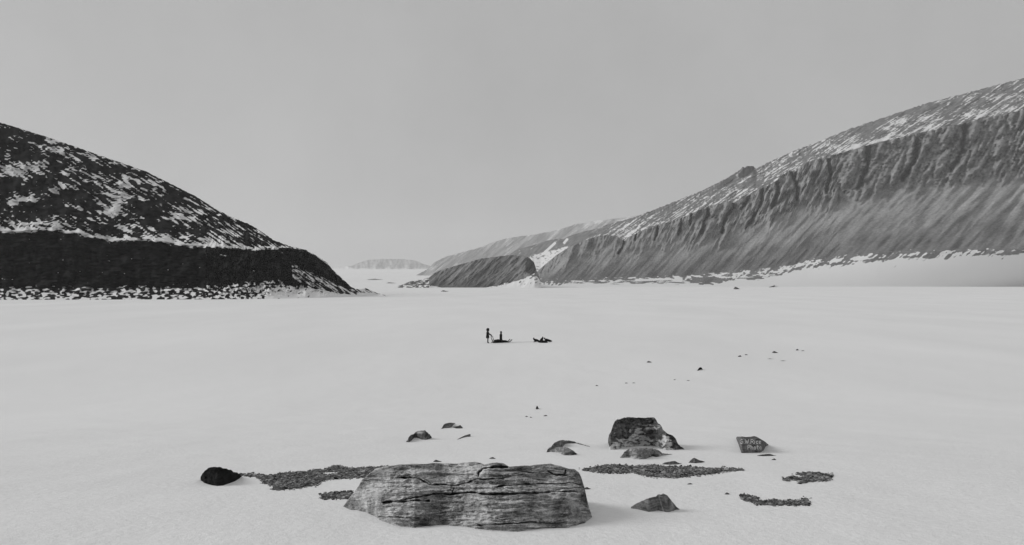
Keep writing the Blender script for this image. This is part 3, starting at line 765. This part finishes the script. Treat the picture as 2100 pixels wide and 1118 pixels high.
# --- small stones out on the snow: (x0, x1, base y, height, darkness, label)
SM = [(1430, 1441, 760, 7, 0.12, 'black stone standing alone on the ice right of the dogs'),
      (1326, 1337, 743.5, 3.2, 0.7, 'small grey stone on the ice up and left of the lone black stone'),
      (1513, 1521, 731.5, 2.6, 0.2, 'dark flat stone on the right of the ice, left one of a close pair'),
      (1527, 1534, 728.2, 1.8, 0.4, 'smaller right hand stone of the close pair on the ice'),
      (1583, 1595, 723.8, 3.8, 0.6, 'long grey stone between the close pair and the right edge'),
      (1632, 1638, 718.5, 3, 0.7, 'small stone on the ice nearest the right edge'),
      (1643, 1650, 720, 1.5, 1.1, 'faint sliver of stone beside the stone nearest the right edge'),
      (1221, 1227, 791.5, 2, 0.8, 'tiny stone above the largest boulder, left one of a scattered row'),
      (1281, 1288, 786.3, 1.8, 1.2, 'tiny stone in the middle of the scattered row above the boulder'),
      (1296, 1304, 786, 1.5, 1.2, 'tiny flat stone right in the scattered row above the boulder'),
      (1381, 1386, 779.4, 1.6, 1.1, 'tiny stone below left of the lone black stone'),
      (1408, 1415, 781, 1.6, 1.1, 'tiny stone directly below the lone black stone'),
      (1098.5, 1105, 839, 7, 0.3, 'small upright dark stone on the slope below the dogs'),
      (1077, 1083, 855, 2.4, 1.0, 'pale pebble on the slope, left of three under the upright stone'),
      (1086.5, 1091.5, 856.5, 2, 1.0, 'pale pebble on the slope, middle of three under the upright stone'),
      (1114, 1123, 853.5, 2.4, 0.9, 'pale sliver of stone, right of three under the upright stone'),
      (1573, 1587, 716.5 + 20, 1.2, 1.2, 'faint thin stone streak under the long grey stone'),
      (1600, 1612, 740.5, 1.2, 1.2, 'faint thin stone streak right of the long grey stone'),
      (888, 906, 947.5, 4.6, 0.6, 'thin dark sliver of rock above the left half of the long slab'),
      (1003, 1017, 941, 3.6, 0.9, 'short grey stone in snow just above the middle of the long slab'),
      (1357, 1398, 952.5, 7, 0.9, 'lens shaped grey stone between the gravel strip and the boulder'),
      (1412, 1445, 949, 10, 0.8, 'oval grey stone right of the lens shaped stone'),
      (1552, 1592, 935.2, 4.2, 0.6, 'long thin dark stone in the snow below the signed rock'),
      (1582, 1592, 943.5, 3.2, 1.0, 'small stone under the long thin stone by the signed rock'),
      (1409, 1421, 993.5, 2.8, 0.9, 'small sliver of stone in snow below the right hand gravel strip'),
      (1486, 1497, 1014, 4.2, 0.9, 'small stone between the pointed rock and the lower right gravel'),
      (1481, 1489, 958, 2.6, 0.6, 'small stone just above the tip of the right hand gravel strip'),
      (1195, 1212, 1003.5, 4.5, 0.8, 'small rock beside the upper right end of the long slab'),
      (1504, 1516, 593, 5, 0.8, 'short stone on the far shore ice below the mountain'),
      (1577, 1602, 589.5, 8, 0.8, 'long slanting stone on the far right shore ice'),
      (752, 786, 574, 2.2, 1.5, 'faint dark streak of rock on the snow of the valley head, left of the cape'),
      (792, 812, 581, 2.2, 1.2, 'small rock streak on the valley snow nearer the ice than the faint one'),
      (904, 920, 598, 2.6, 0.8, 'small rock on the ice at the foot of the low cape')]
for k, (a, b, yb, h, dk, lab) in enumerate(SM):
    rs = random.Random(k)
    w = b - a
    pk = rs.uniform(0.3, 0.7)
    tail = 0.5 if w > 12 else 0.2
    top = [(a, yb - 0.3), (a + w * 0.14, yb - h * 0.55), (a + w * pk * 0.75, yb - h * 0.93), (a + w * pk, yb - h), (a + w * (0.5 + pk / 2), yb - h * (0.75 - tail * 0.5)), (a + w * 0.9, yb - h * 0.35), (b, yb - h * 0.25 - 0.2)]
    bot = [(a, yb), (a + w * 0.4, yb + h * 0.12), (a + w * 0.8, yb - h * 0.02), (b, yb - h * 0.22)]
    if lab.startswith('black stone'):
        top = [(a, yb), (a + 3, yb - 5), (a + 6, yb - 7), (a + 9, yb - 6), (b, yb - 2.5)]; bot = [(a, yb + .4), (a + 3, yb), (a + 7, yb - 2), (b, yb - 2)]
    if 'slanting stone' in lab:
        top = [(a, yb - .5), (a + 10, yb - 4), (a + 20, yb - 7.6), (b, yb - 8.2)]; bot = [(a, yb), (a + 10, yb - .6), (a + 18, yb - 4.5), (b, yb - 7.8)]
    rock('stone', lab, M_stone if yb > 700 or True else M_stone, top, bot, lean=0.7, thick=0.9, nx=30 if w < 20 else 60, nr=12 if w < 20 else 26, amp=0.035,
         tone=(lambda d: (lambda x, y: d + 0 * x))(dk * 0.9), pale=(lambda x, y: 0 * x - 0.15) if dk < 0.5 else None, seed=20 + k, cat='stone')

# ------------------------------------------------------------------ gravel bared by the wind
ICO_V = []
g = (1 + 5 ** 0.5) / 2
for s1 in (-1, 1):
    for s2 in (-g, g):
        ICO_V += [(0, s1, s2), (s1, s2, 0), (s2, 0, s1)]
ICO_V = np.array(ICO_V, float); ICO_V /= np.linalg.norm(ICO_V[0])
bm = bmesh.new()
for v in ICO_V: bm.verts.new(v)
bmesh.ops.convex_hull(bm, input=bm.verts)
bm.verts.index_update()
ICO_V = np.array([v.co[:] for v in bm.verts]); ICO_F = np.array([[v.index for v in f.verts] for f in bm.faces])
bm.free()

def gravel(name, label, polys, n, size, holes=(), seed=0, big=0.06):
    rg = np.random.default_rng(seed)
    def within(x, y):
        xx = x + 8 * fbm(x / 8, y / 2.5, seed + 3.3, 4); yy = y + 2.6 * fbm(x / 6, y / 3, seed + 9.1, 3)
        r = np.zeros(np.shape(x), bool)
        for p in polys: r |= inside(xx, yy, p)
        r &= fbm(x / 15, y / 3.2, seed + 5.5, 3) < 0.42
        for p in holes: r &= ~inside(xx, yy, p)
        return r
    ax = [p[0] for q in polys for p in q]; ay = [p[1] for q in polys for p in q]
    x0, x1, y0, y1 = min(ax) - 8, max(ax) + 8, min(ay) - 3, max(ay) + 3
    # the bare ground under the stones
    gx = np.arange(x0, x1, 1.6); gy = np.arange(y0, y1, 0.7)
    XX, YY = np.meshgrid(gx, gy)
    keep = within(XX[:-1, :-1] + 0.8, YY[:-1, :-1] + 0.35)
    D = on_ground(XX, YY)
    X, Y, _ = P(XX, YY, D)
    Z = G(X, Y) + 0.006 + 0.006 * rg.random(X.shape)
    f = grid_faces(*XX.shape)[keep.ravel()]
    V = [np.stack([X, Y, Z], -1).reshape(-1, 3)]; Fc = [f.tolist()]
    used = np.unique(f); remap = -np.ones(XX.size, int); remap[used] = np.arange(len(used))
    V = [V[0][used]]; Fc = [remap[f].tolist()]
    base = len(used)
    # stones, spread evenly over the real ground
    px, py = [], []
    tot = 0
    while tot < n:
        cx = rg.uniform(x0, x1, 6000); cy = rg.uniform(y0, y1, 6000)
        k = within(cx + rg.normal(0, 5, 6000) * (rg.random(6000) < .5), cy + rg.normal(0, 1.5, 6000) * (rg.random(6000) < .5))
        px.append(cx[k]); py.append(cy[k]); tot += k.sum()
        if k.sum() == 0: break
    px = np.concatenate(px)[:n]; py = np.concatenate(py)[:n]
    d = on_ground(px, py); X, Y, _ = P(px, py, d); Z = G(X, Y)
    m = len(px)
    r = size * np.exp(np.clip(rg.normal(0, 0.55, m), -1, 1.1)) * 0.5
    r = np.where(rg.random(m) < big, r * 1.5, r)
    sc = np.stack([r * rg.uniform(0.8, 1.5, m), r * rg.uniform(0.8, 1.3, m), r * rg.uniform(0.35, 0.75, m)], -1)
    ang = rg.uniform(0, 6.28, m)
    jit = 1 + rg.normal(0, 0.16, (m, 12, 1))
    vv = ICO_V[None] * jit * sc[:, None]
    tx = rg.normal(0, 0.35, m)
    vz = vv[..., 2] + tx[:, None] * vv[..., 0]
    ca, sa = np.cos(ang)[:, None], np.sin(ang)[:, None]
    vx = vv[..., 0] * ca - vv[..., 1] * sa; vy = vv[..., 0] * sa + vv[..., 1] * ca
    vert = np.stack([vx + X[:, None], vy + Y[:, None], vz + (Z + sc[:, 2] * 0.35)[:, None]], -1).reshape(-1, 3)
    V.append(vert)
    fi = (ICO_F[None] + (base + np.arange(m) * 12)[:, None, None]).reshape(-1, 3)
    Fc.append(fi.tolist())
    tone = np.concatenate([np.full(base, 0.75), np.repeat(np.clip(rg.normal(1.0, 0.45, m), 0.25, 2.2), 12)])
    pale = np.concatenate([np.full(base, -0.3), np.repeat(np.where(rg.random(m) < 0.12, 0.5, -0.2), 12)])
    o = mesh_obj(name, np.vstack(V), Fc[0] + Fc[1], M_pebble, None, False, {'tone': tone, 'pale': pale})
    tag(o, label, 'gravel', None, 'stuff')

gravel('gravel', 'wide patch of dark gravel left of the long slab', [[(535, 977), (560, 975), (600, 971), (640, 967), (655, 963), (675, 962), (686, 957), (700, 957), (715, 961), (745, 961), (775, 959), (800, 957), (800, 965), (765, 972), (748, 979), (700, 981), (672, 983), (655, 988), (645, 995), (610, 1001), (575, 1004), (562, 1004), (566, 999), (548, 992), (540, 985)]],
       15000, 0.0155, holes=[[(653, 973), (665, 968), (690, 967), (694, 971), (684, 976), (660, 976)]], seed=1)
gravel('gravel_seam', 'thin seam of dark gravel between the black rock and the wide patch', [[(494, 973.5), (520, 974), (545, 976), (548, 979), (520, 977), (494, 976)]], 300, 0.016, seed=2)
gravel('gravel_tongue', 'small tongue of gravel touching the lower left of the slab', [[(664, 1014), (690, 1011), (720, 1009), (722, 1022), (690, 1022), (658, 1023), (668, 1018)]], 2200, 0.014, seed=3)
gravel('gravel_strip', 'long strip of gravel running right from behind the slab', [[(1195, 963), (1215, 960), (1245, 955), (1270, 955), (1300, 957), (1335, 955), (1370, 958), (1410, 958), (1450, 962), (1490, 962), (1524, 963.5), (1490, 967), (1462, 971), (1420, 976), (1380, 980), (1345, 978), (1312, 974), (1305, 969), (1270, 970), (1225, 969), (1210, 965)]],
       15000, 0.015, seed=4)
gravel('gravel_edge', 'forked gravel patch at the right edge below the signed rock', [[(1637, 971.5), (1660, 971), (1700, 972), (1700, 977), (1656, 977), (1640, 974)], [(1607, 982), (1625, 979), (1645, 982), (1662, 976), (1700, 975), (1700, 986), (1662, 988), (1645, 992), (1640, 991), (1655, 986), (1640, 985), (1610, 984)]],
       3200, 0.014, seed=5)
gravel('gravel_corner', 'broken gravel scraps in the lower right corner', [[(1521, 1018), (1530, 1016), (1545, 1020), (1557, 1025), (1552, 1031), (1545, 1031), (1532, 1026)], [(1545, 1030), (1575, 1029), (1582, 1025), (1592, 1029), (1620, 1028), (1645, 1029), (1650, 1021), (1655, 1031), (1656, 1036), (1580, 1036), (1550, 1033)]],
       2600, 0.014, seed=6)

# ------------------------------------------------------------------ figures, grown over a skeleton
def skin(name, joints, bones, mat, parent, sub=2):
    names = list(joints)
    me = bpy.data.meshes.new(name)
    me.from_pydata([joints[n][:3] for n in names], [(names.index(a), names.index(b)) for a, b in bones], [])
    o = bpy.data.objects.new(name + '_tmp', me); C.objects.link(o)
    md = o.modifiers.new('s', 'SKIN')
    for k, n in enumerate(names):
        r = joints[n][3]; r2 = joints[n][4] if len(joints[n]) > 4 else r
        me.skin_vertices[0].data[k].radius = (r, r2)
        me.skin_vertices[0].data[k].use_root = (k == 0)
    md.use_smooth_shade = True
    ss = o.modifiers.new('u', 'SUBSURF'); ss.levels = sub; ss.render_levels = sub
    bpy.context.view_layer.update()
    dg = bpy.context.evaluated_depsgraph_get()
    m2 = bpy.data.meshes.new_from_object(o.evaluated_get(dg))
    bpy.data.objects.remove(o)
    m2.name = name; m2.materials.clear(); m2.materials.append(mat)
    ob = bpy.data.objects.new(name, m2); C.objects.link(ob); ob.parent = parent
    return ob

def rings(name, rs, mat, parent, n=28, cap=True, rough=0.0, smooth_=True):
    """Tube of elliptical rings: (x, y, z, rx, ry)."""
    v = []
    for k, (x, y, z, rx, ry) in enumerate(rs):
        for i in range(n):
            a = 2 * math.pi * i / n
            j = 1 + rough * float(perlin(i * 0.7, k * 1.3, 2.2))
            v.append((x + rx * math.cos(a) * j, y + ry * math.sin(a) * j, z))
    f = grid_faces(len(rs), n, True).tolist()
    if cap:
        f.append(list(range(n))[::-1]); f.append([(len(rs) - 1) * n + i for i in range(n)])
    return mesh_obj(name, v, f, mat, parent, smooth_)

def tube(pts, r, n=8):
    v, f = [], []
    for k, p in enumerate(pts):
        p = Vector(p)
        d = (Vector(pts[min(k + 1, len(pts) - 1)]) - Vector(pts[max(k - 1, 0)])).normalized()
        s = d.orthogonal().normalized(); u = d.cross(s)
        rr = r[k] if isinstance(r, (list, tuple)) else r
        for i in range(n):
            a = 2 * math.pi * i / n
            v.append(tuple(p + (s * math.cos(a) + u * math.sin(a)) * rr))
    f = grid_faces(len(pts), n, True).tolist()
    f.append(list(range(n))); f.append([(len(pts) - 1) * n + i for i in range(n)][::-1])
    return v, f

def join(parts):
    V, Fc = [], []
    for v, f in parts:
        k = len(V); V += list(v); Fc += [[i + k for i in q] for q in f]
    return V, Fc

def boxg(cx, cy, cz, sx, sy, sz):
    v = [(cx + a * sx / 2, cy + b * sy / 2, cz + c * sz / 2) for a in (-1, 1) for b in (-1, 1) for c in (-1, 1)]
    return v, [(0, 1, 3, 2), (4, 6, 7, 5), (0, 4, 5, 1), (2, 3, 7, 6), (0, 2, 6, 4), (1, 5, 7, 3)]

def spot(px, py):
    d = float(on_ground(px, py)); X, Y, Z = P(px, py, d)
    return (float(X), float(Y), float(G(X, Y)))

def hood(parent, cx, cz, r, trim):
    rs = []
    for k in range(13):
        t = k / 12; a = -1.25 + t * (math.pi / 2 + 1.25)
        rs.append((cx - 0.02 + 0.01 * math.sin(a), 0, cz + r * 1.18 * math.sin(a), r * 0.98 * math.cos(a) + 0.004, r * 0.92 * math.cos(a) + 0.004))
    h = rings('hood', rs, M_cloth, parent, 24)
    # fur roll round the face opening
    pts = []
    for i in range(25):
        a = 2 * math.pi * i / 24
        pts.append((cx + r * 0.72, r * 0.66 * math.cos(a), cz + r * 0.82 * math.sin(a)))
    v, f = tube(pts, trim, 8)
    mesh_obj('fur_ruff', v, f, M_furtrim, h)
    return h

def standing_driver():
    o = empty('person', spot(1000, 704))
    tag(o, 'person in a long dark hooded parka standing behind the sledge, hands on its upright', 'person')
    J = {'pelvis': (0, 0, .93, .135, .15), 'waist': (.0, 0, 1.08, .125, .15), 'chest': (.01, 0, 1.30, .14, .18), 'neck': (.02, 0, 1.46, .06, .06),
         'jaw': (.045, 0, 1.56, .07, .07), 'head': (.04, 0, 1.66, .10, .085), 'crown': (.03, 0, 1.75, .06, .055),
         'nose': (.135, 0, 1.635, .018, .018),
         'shL': (.02, .19, 1.40, .075), 'elL': (.16, .26, 1.17, .055), 'wrL': (.40, .22, 1.02, .042), 'haL': (.49, .20, .97, .045), 'fiL': (.54, .20, .93, .03), 'thL': (.50, .15, .95, .018),
         'shR': (.02, -.19, 1.40, .075), 'elR': (.15, -.27, 1.14, .055), 'wrR': (.38, -.22, .99, .042), 'haR': (.47, -.20, .94, .045), 'fiR': (.52, -.20, .90, .03), 'thR': (.48, -.15, .92, .018),
         'hiL': (.0, .09, .88, .10), 'knL': (.03, .10, .50, .075), 'anL': (.0, .10, .11, .06), 'heL': (-.03, .10, .05, .05), 'toL': (.17, .11, .04, .045),
         'hiR': (.0, -.09, .88, .10), 'knR': (.05, -.10, .50, .075), 'anR': (.02, -.10, .11, .06), 'heR': (-.01, -.10, .05, .05), 'toR': (.19, -.11, .04, .045)}
    B = [('pelvis', 'waist'), ('waist', 'chest'), ('chest', 'neck'), ('neck', 'jaw'), ('jaw', 'head'), ('head', 'crown'), ('head', 'nose')]
    for s in 'LR':
        B += [('chest', 'sh' + s), ('sh' + s, 'el' + s), ('el' + s, 'wr' + s), ('wr' + s, 'ha' + s), ('ha' + s, 'fi' + s), ('ha' + s, 'th' + s),
              ('pelvis', 'hi' + s), ('hi' + s, 'kn' + s), ('kn' + s, 'an' + s), ('an' + s, 'he' + s), ('an' + s, 'to' + s)]
    skin('body', J, B, M_cloth, o)
    rings('parka', [(.0, 0, .62, .19, .25), (.0, 0, .66, .205, .26), (.0, 0, .85, .195, .245), (.0, 0, 1.02, .165, .21), (.005, 0, 1.15, .165, .21), (.01, 0, 1.28, .18, .23), (.015, 0, 1.37, .145, .215), (.02, 0, 1.44, .09, .12)], M_cloth, o, rough=0.05)
    hood(o, .03, 1.65, .18, .04)
    return o
standing_driver()

def kneeling_rider(at):
    o = empty('person', at)
    tag(o, 'person kneeling upright on the middle of the sledge, arms at the sides', 'person')
    J = {'pelvis': (0, 0, .48, .125, .14), 'waist': (.0, 0, .62, .11, .14), 'chest': (.01, 0, .84, .125, .165), 'neck': (.015, 0, .99, .055, .055),
         'jaw': (.035, 0, 1.08, .065, .065), 'head': (.03, 0, 1.17, .088, .078), 'crown': (.02, 0, 1.25, .055, .05), 'nose': (.115, 0, 1.15, .018, .018),
         'shL': (.01, .17, .93, .065), 'elL': (-.02, .22, .66, .05), 'wrL': (.05, .20, .42, .04), 'haL': (.07, .19, .34, .042), 'fiL': (.08, .19, .27, .028), 'thL': (.11, .17, .32, .017),
         'shR': (.01, -.17, .93, .065), 'elR': (-.02, -.22, .66, .05), 'wrR': (.05, -.20, .42, .04), 'haR': (.07, -.19, .34, .042), 'fiR': (.08, -.19, .27, .028), 'thR': (.11, -.17, .32, .017),
         'hiL': (.0, .09, .43, .095), 'knL': (.07, .10, .08, .075), 'anL': (-.33, .10, .06, .05), 'toL': (-.48, .10, .05, .04),
         'hiR': (.0, -.09, .43, .095), 'knR': (.07, -.10, .08, .075), 'anR': (-.33, -.10, .06, .05), 'toR': (-.48, -.10, .05, .04)}
    B = [('pelvis', 'waist'), ('waist', 'chest'), ('chest', 'neck'), ('neck', 'jaw'), ('jaw', 'head'), ('head', 'crown'), ('head', 'nose')]
    for s in 'LR':
        B += [('chest', 'sh' + s), ('sh' + s, 'el' + s), ('el' + s, 'wr' + s), ('wr' + s, 'ha' + s), ('ha' + s, 'fi' + s), ('ha' + s, 'th' + s),
              ('pelvis', 'hi' + s), ('hi' + s, 'kn' + s), ('kn' + s, 'an' + s), ('an' + s, 'to' + s)]
    skin('body', J, B, M_cloth, o)
    rings('coat', [(.02, 0, .06, .20, .22), (.02, 0, .1, .20, .22), (.0, 0, .38, .18, .2), (.0, 0, .58, .175, .19), (.005, 0, .74, .19, .20), (.01, 0, .88, .165, .205), (.012, 0, .97, .11, .15), (.02, 0, 1.02, .09, .10), (.02, 0, 1.10, .09, .09)], M_cloth, o, rough=0.05)
    o.scale = (.93, .93, .93)
    cap = rings('cap', [(.02, 0, 1.08, .11, .11), (.02, 0, 1.13, .135, .13), (.02, 0, 1.22, .135, .125), (.02, 0, 1.27, .11, .1), (.02, 0, 1.305, .055, .05), (.02, 0, 1.315, .01, .01)], M_cloth, o, 20)
    return o

# sledge, turned a little away from the viewer
def sledge():
    rz = R(24)
    o = empty('dog_sledge', spot(1027.5, 702.6), rz)
    tag(o, 'long low wooden dog sledge with upturned runners and rear uprights', 'sledge')
    hw = 0.30
    for s in (-1, 1):
        pts = [(-1.18, s * hw, .03), (-.9, s * hw, .02), (.4, s * hw, .02), (.85, s * hw, .035), (1.05, s * hw, .10), (1.2, s * hw, .21), (1.33, s * hw, .33), (1.38, s * hw, .36)]
        v, f = join([tube(pts, [.045, .05, .055, .055, .055, .055, .05, .045]), tube([(x, y, z + .13) for x, y, z in pts[1:4]], .025)] + [tube([(x, s * hw, .02), (x, s * hw, .19)], .022) for x in (-.85, -.4, .05, .5, .85)])
        mesh_obj('runner', v, f, M_wood, o)
    v, f = join([boxg(-0.15 + 0 * k, -0.24 + 0.12 * k, .175, 2.0, .10, .03) for k in range(5)] + [boxg(x, 0, .145, .06, .64, .03) for x in (-.95, -.5, 0, .5, .8)])
    mesh_obj('deck', v, f, M_wood, o, smooth_=False)
    for s in (-1, 1):
        v, f = tube([(-.92, s * hw, .05), (-1.02, s * hw, .22), (-1.13, s * hw, .42), (-1.2, s * (hw - .02), .62), (-1.22, s * (hw - .04), .80)], [.042, .042, .04, .038, .036])
        mesh_obj('upright', v, f, M_wood, o)
    v, f = tube([(-1.22, -.30, .80), (-1.22, .30, .80)], .034)
    mesh_obj('handlebar', v, f, M_wood, o)
    v, f = tube([(-1.08, -.29, .33), (-1.08, .29, .33)], .02)
    mesh_obj('crossbar', v, f, M_wood, o)
    bpy.context.view_layer.update()
    return o
sl = sledge()
def pack(label, cx, cz, lx, ly, lz, tilt):
    o = empty('canvas_pack', sl.matrix_world @ Vector((cx, 0, cz)), sl.rotation_euler.z)
    tag(o, label, 'pack')
    bm = bmesh.new(); bmesh.ops.create_cube(bm, size=1)
    for v in bm.verts:
        v.co = Vector((v.co.x * lx, v.co.y * ly, (v.co.z + .5) * lz + tilt * v.co.x * lx * (v.co.z + .5)))
    bmesh.ops.bevel(bm, geom=bm.edges[:] + bm.verts[:], offset=.05, segments=3, affect='EDGES')
    bmesh.ops.subdivide_edges(bm, edges=bm.edges[:], cuts=1)
    me = bpy.data.meshes.new('bundle'); bm.to_mesh(me); bm.free(); me.materials.append(M_canvas)
    b = bpy.data.objects.new('bundle', me); C.objects.link(b); b.parent = o
    for x in (-lx * .25, lx * .25):
        h = lz + tilt * x
        v, f = tube([(x, -ly / 2 - .006, .01), (x, -ly / 2 - .006, h * .8), (x, -ly / 2 + .05, h + .008), (x, ly / 2 - .05, h + .008), (x, ly / 2 + .006, h * .8), (x, ly / 2 + .006, .01)], .009, 6)
        mesh_obj('lashing', v, f, M_rope, o)
pack('dark lashed pack on the rear of the sledge behind the kneeling person', -.55, .19, .60, .50, .19, .12)
pack('low flat dark bundle on the sledge in front of the kneeling person', .42, .19, .62, .46, .08, -.10)
kneeling_rider(sl.matrix_world @ Vector((-.02, 0, .19)))

# dogs: bodies lying, sitting and crouched, one skeleton each
def dog(label, px, py, rz, J, ear):
    o = empty('dog', spot(px, py), R(rz))
    tag(o, label, 'dog', 'sledge dogs resting in front of the sledge')
    B = [('hip', 'back'), ('back', 'chest'), ('chest', 'neck'), ('neck', 'head'), ('head', 'muzzle'), ('hip', 'tail1'), ('tail1', 'tail2'), ('tail2', 'tail3')]
    for s in 'LR':
        B += [('hip', 'knee' + s), ('knee' + s, 'hock' + s), ('hock' + s, 'hpaw' + s), ('chest', 'elbow' + s), ('elbow' + s, 'wrist' + s), ('wrist' + s, 'fpaw' + s)]
    skin('body', J, B, M_dogfur, o)
    hx, hy, hz = J['head'][:3]
    for s in (-1, 1):
        v, f = tube([(hx - .015, s * .035, hz + .045), (hx - .02, s * .045, hz + .09), (hx - .015, s * .046, hz + .135)], [.028, .02, .004], 8)
        mesh_obj('ear', v, f, M_dogfur, o)
    return o

def pose(hip, back, chest, neck, head, muzzle, t1, t2, t3, hind, fore, w=.12):
    J = {'hip': (hip[0], 0, hip[1], .18, .17), 'back': (back[0], 0, back[1], .175, .17), 'chest': (chest[0], 0, chest[1], .205, .18), 'neck': (neck[0], 0, neck[1], .135, .13),
         'head': (head[0], 0, head[1], .115, .10), 'muzzle': (muzzle[0], 0, muzzle[1], .06, .05), 'tail1': (t1[0], 0, t1[1], .06), 'tail2': (t2[0], 0, t2[1], .075), 'tail3': (t3[0], 0, t3[1], .06)}
    for s, y in (('L', w), ('R', -w)):
        (a, b, c), (d, e, f_) = hind, fore
        J['knee' + s] = (a[0], y * 1.1, a[1], .06); J['hock' + s] = (b[0], y * 1.1, b[1], .032); J['hpaw' + s] = (c[0], y * 1.1, c[1], .03)
        J['elbow' + s] = (d[0], y * .8, d[1], .045); J['wrist' + s] = (e[0], y * .8, e[1], .032); J['fpaw' + s] = (f_[0], y * .8, f_[1], .03)
    return J

lying_head_up = pose((-.30, .22), (-.05, .23), (.26, .23), (.34, .36), (.36, .48), (.48, .46), (-.42, .12), (-.46, .06), (-.40, .05),
                     ((-.12, .09), (-.36, .05), (-.22, .03)), ((.18, .08), (.30, .04), (.42, .03)))
sitting = pose((-.16, .16), (-.08, .28), (.05, .40), (.10, .52), (.13, .60), (.25, .57), (-.30, .07), (-.40, .05), (-.50, .06),
               ((.05, .14), (-.12, .04), (.04, .03)), ((.06, .22), (.09, .12), (.13, .03)))
stretched = pose((-.26, .27), (-.04, .25), (.20, .19), (.40, .14), (.52, .12), (.66, .08), (-.36, .42), (-.30, .50), (-.20, .47),
                 ((-.12, .20), (-.36, .13), (-.28, .03)), ((.20, .09), (.36, .04), (.50, .03)))
curled = pose((-.28, .14), (-.05, .16), (.2, .16), (.36, .13), (.45, .10), (.56, .06), (-.40, .10), (-.48, .05), (-.50, .04),
              ((-.12, .08), (-.36, .05), (-.22, .03)), ((.18, .07), (.30, .04), (.40, .03)))
dog('dark dog lying leftmost of the team, head raised towards the sledge', 1100.5, 701.8, 184, lying_head_up, 0)
dog('dark dog sitting up in the middle of the team, tallest of the four', 1111, 702.2, 8, sitting, 0)
dog('dark dog stretched out rightmost of the team, muzzle low on the snow', 1121.5, 701.2, -2, stretched, 0)
dog('dark dog lying flat and nearest in front of the sitting dog', 1114, 703.2, -6, curled, 0)

# traces from sledge to team, lying on the snow
a = sl.matrix_world @ Vector((1.0, 0, .12)); b = Vector(spot(1099, 701.5)) + Vector((0, 0, .16))
pts = []
for i in range(29):
    t = i / 28
    q = a.lerp(b, t); q.y += .12 * math.sin(t * 9)
    q.z = max(float(G(q.x, q.y)) + .012, q.z - 0.6 * math.sin(math.pi * t))
    pts.append(tuple(q))
v, f = tube(pts, .011, 6)
tag(mesh_obj('towing_trace', v, f, M_rope), 'slack rope trace lying on the snow between sledge and dogs', 'rope')

# ------------------------------------------------------------------ thin frost haze over the whole valley
hz = bpy.data.materials.new('frost_haze'); hz.use_nodes = True
t = hz.node_tree; t.nodes.clear()
out = t.nodes.new('ShaderNodeOutputMaterial'); pv = t.nodes.new('ShaderNodeVolumePrincipled')
pv.inputs['Color'].default_value = (0.95, 0.95, 0.95, 1)
pv.inputs['Density'].default_value = 0.000065
pv.inputs['Anisotropy'].default_value = 0.0
t.links.new(pv.outputs[0], out.inputs['Volume'])
v, f = boxg(0, 0, 450, 26000, 26000, 910)
h = mesh_obj('haze', v, f, hz, None, False)
tag(h, 'thin frost haze filling the valley and paling the far hills', None, None, 'stuff')
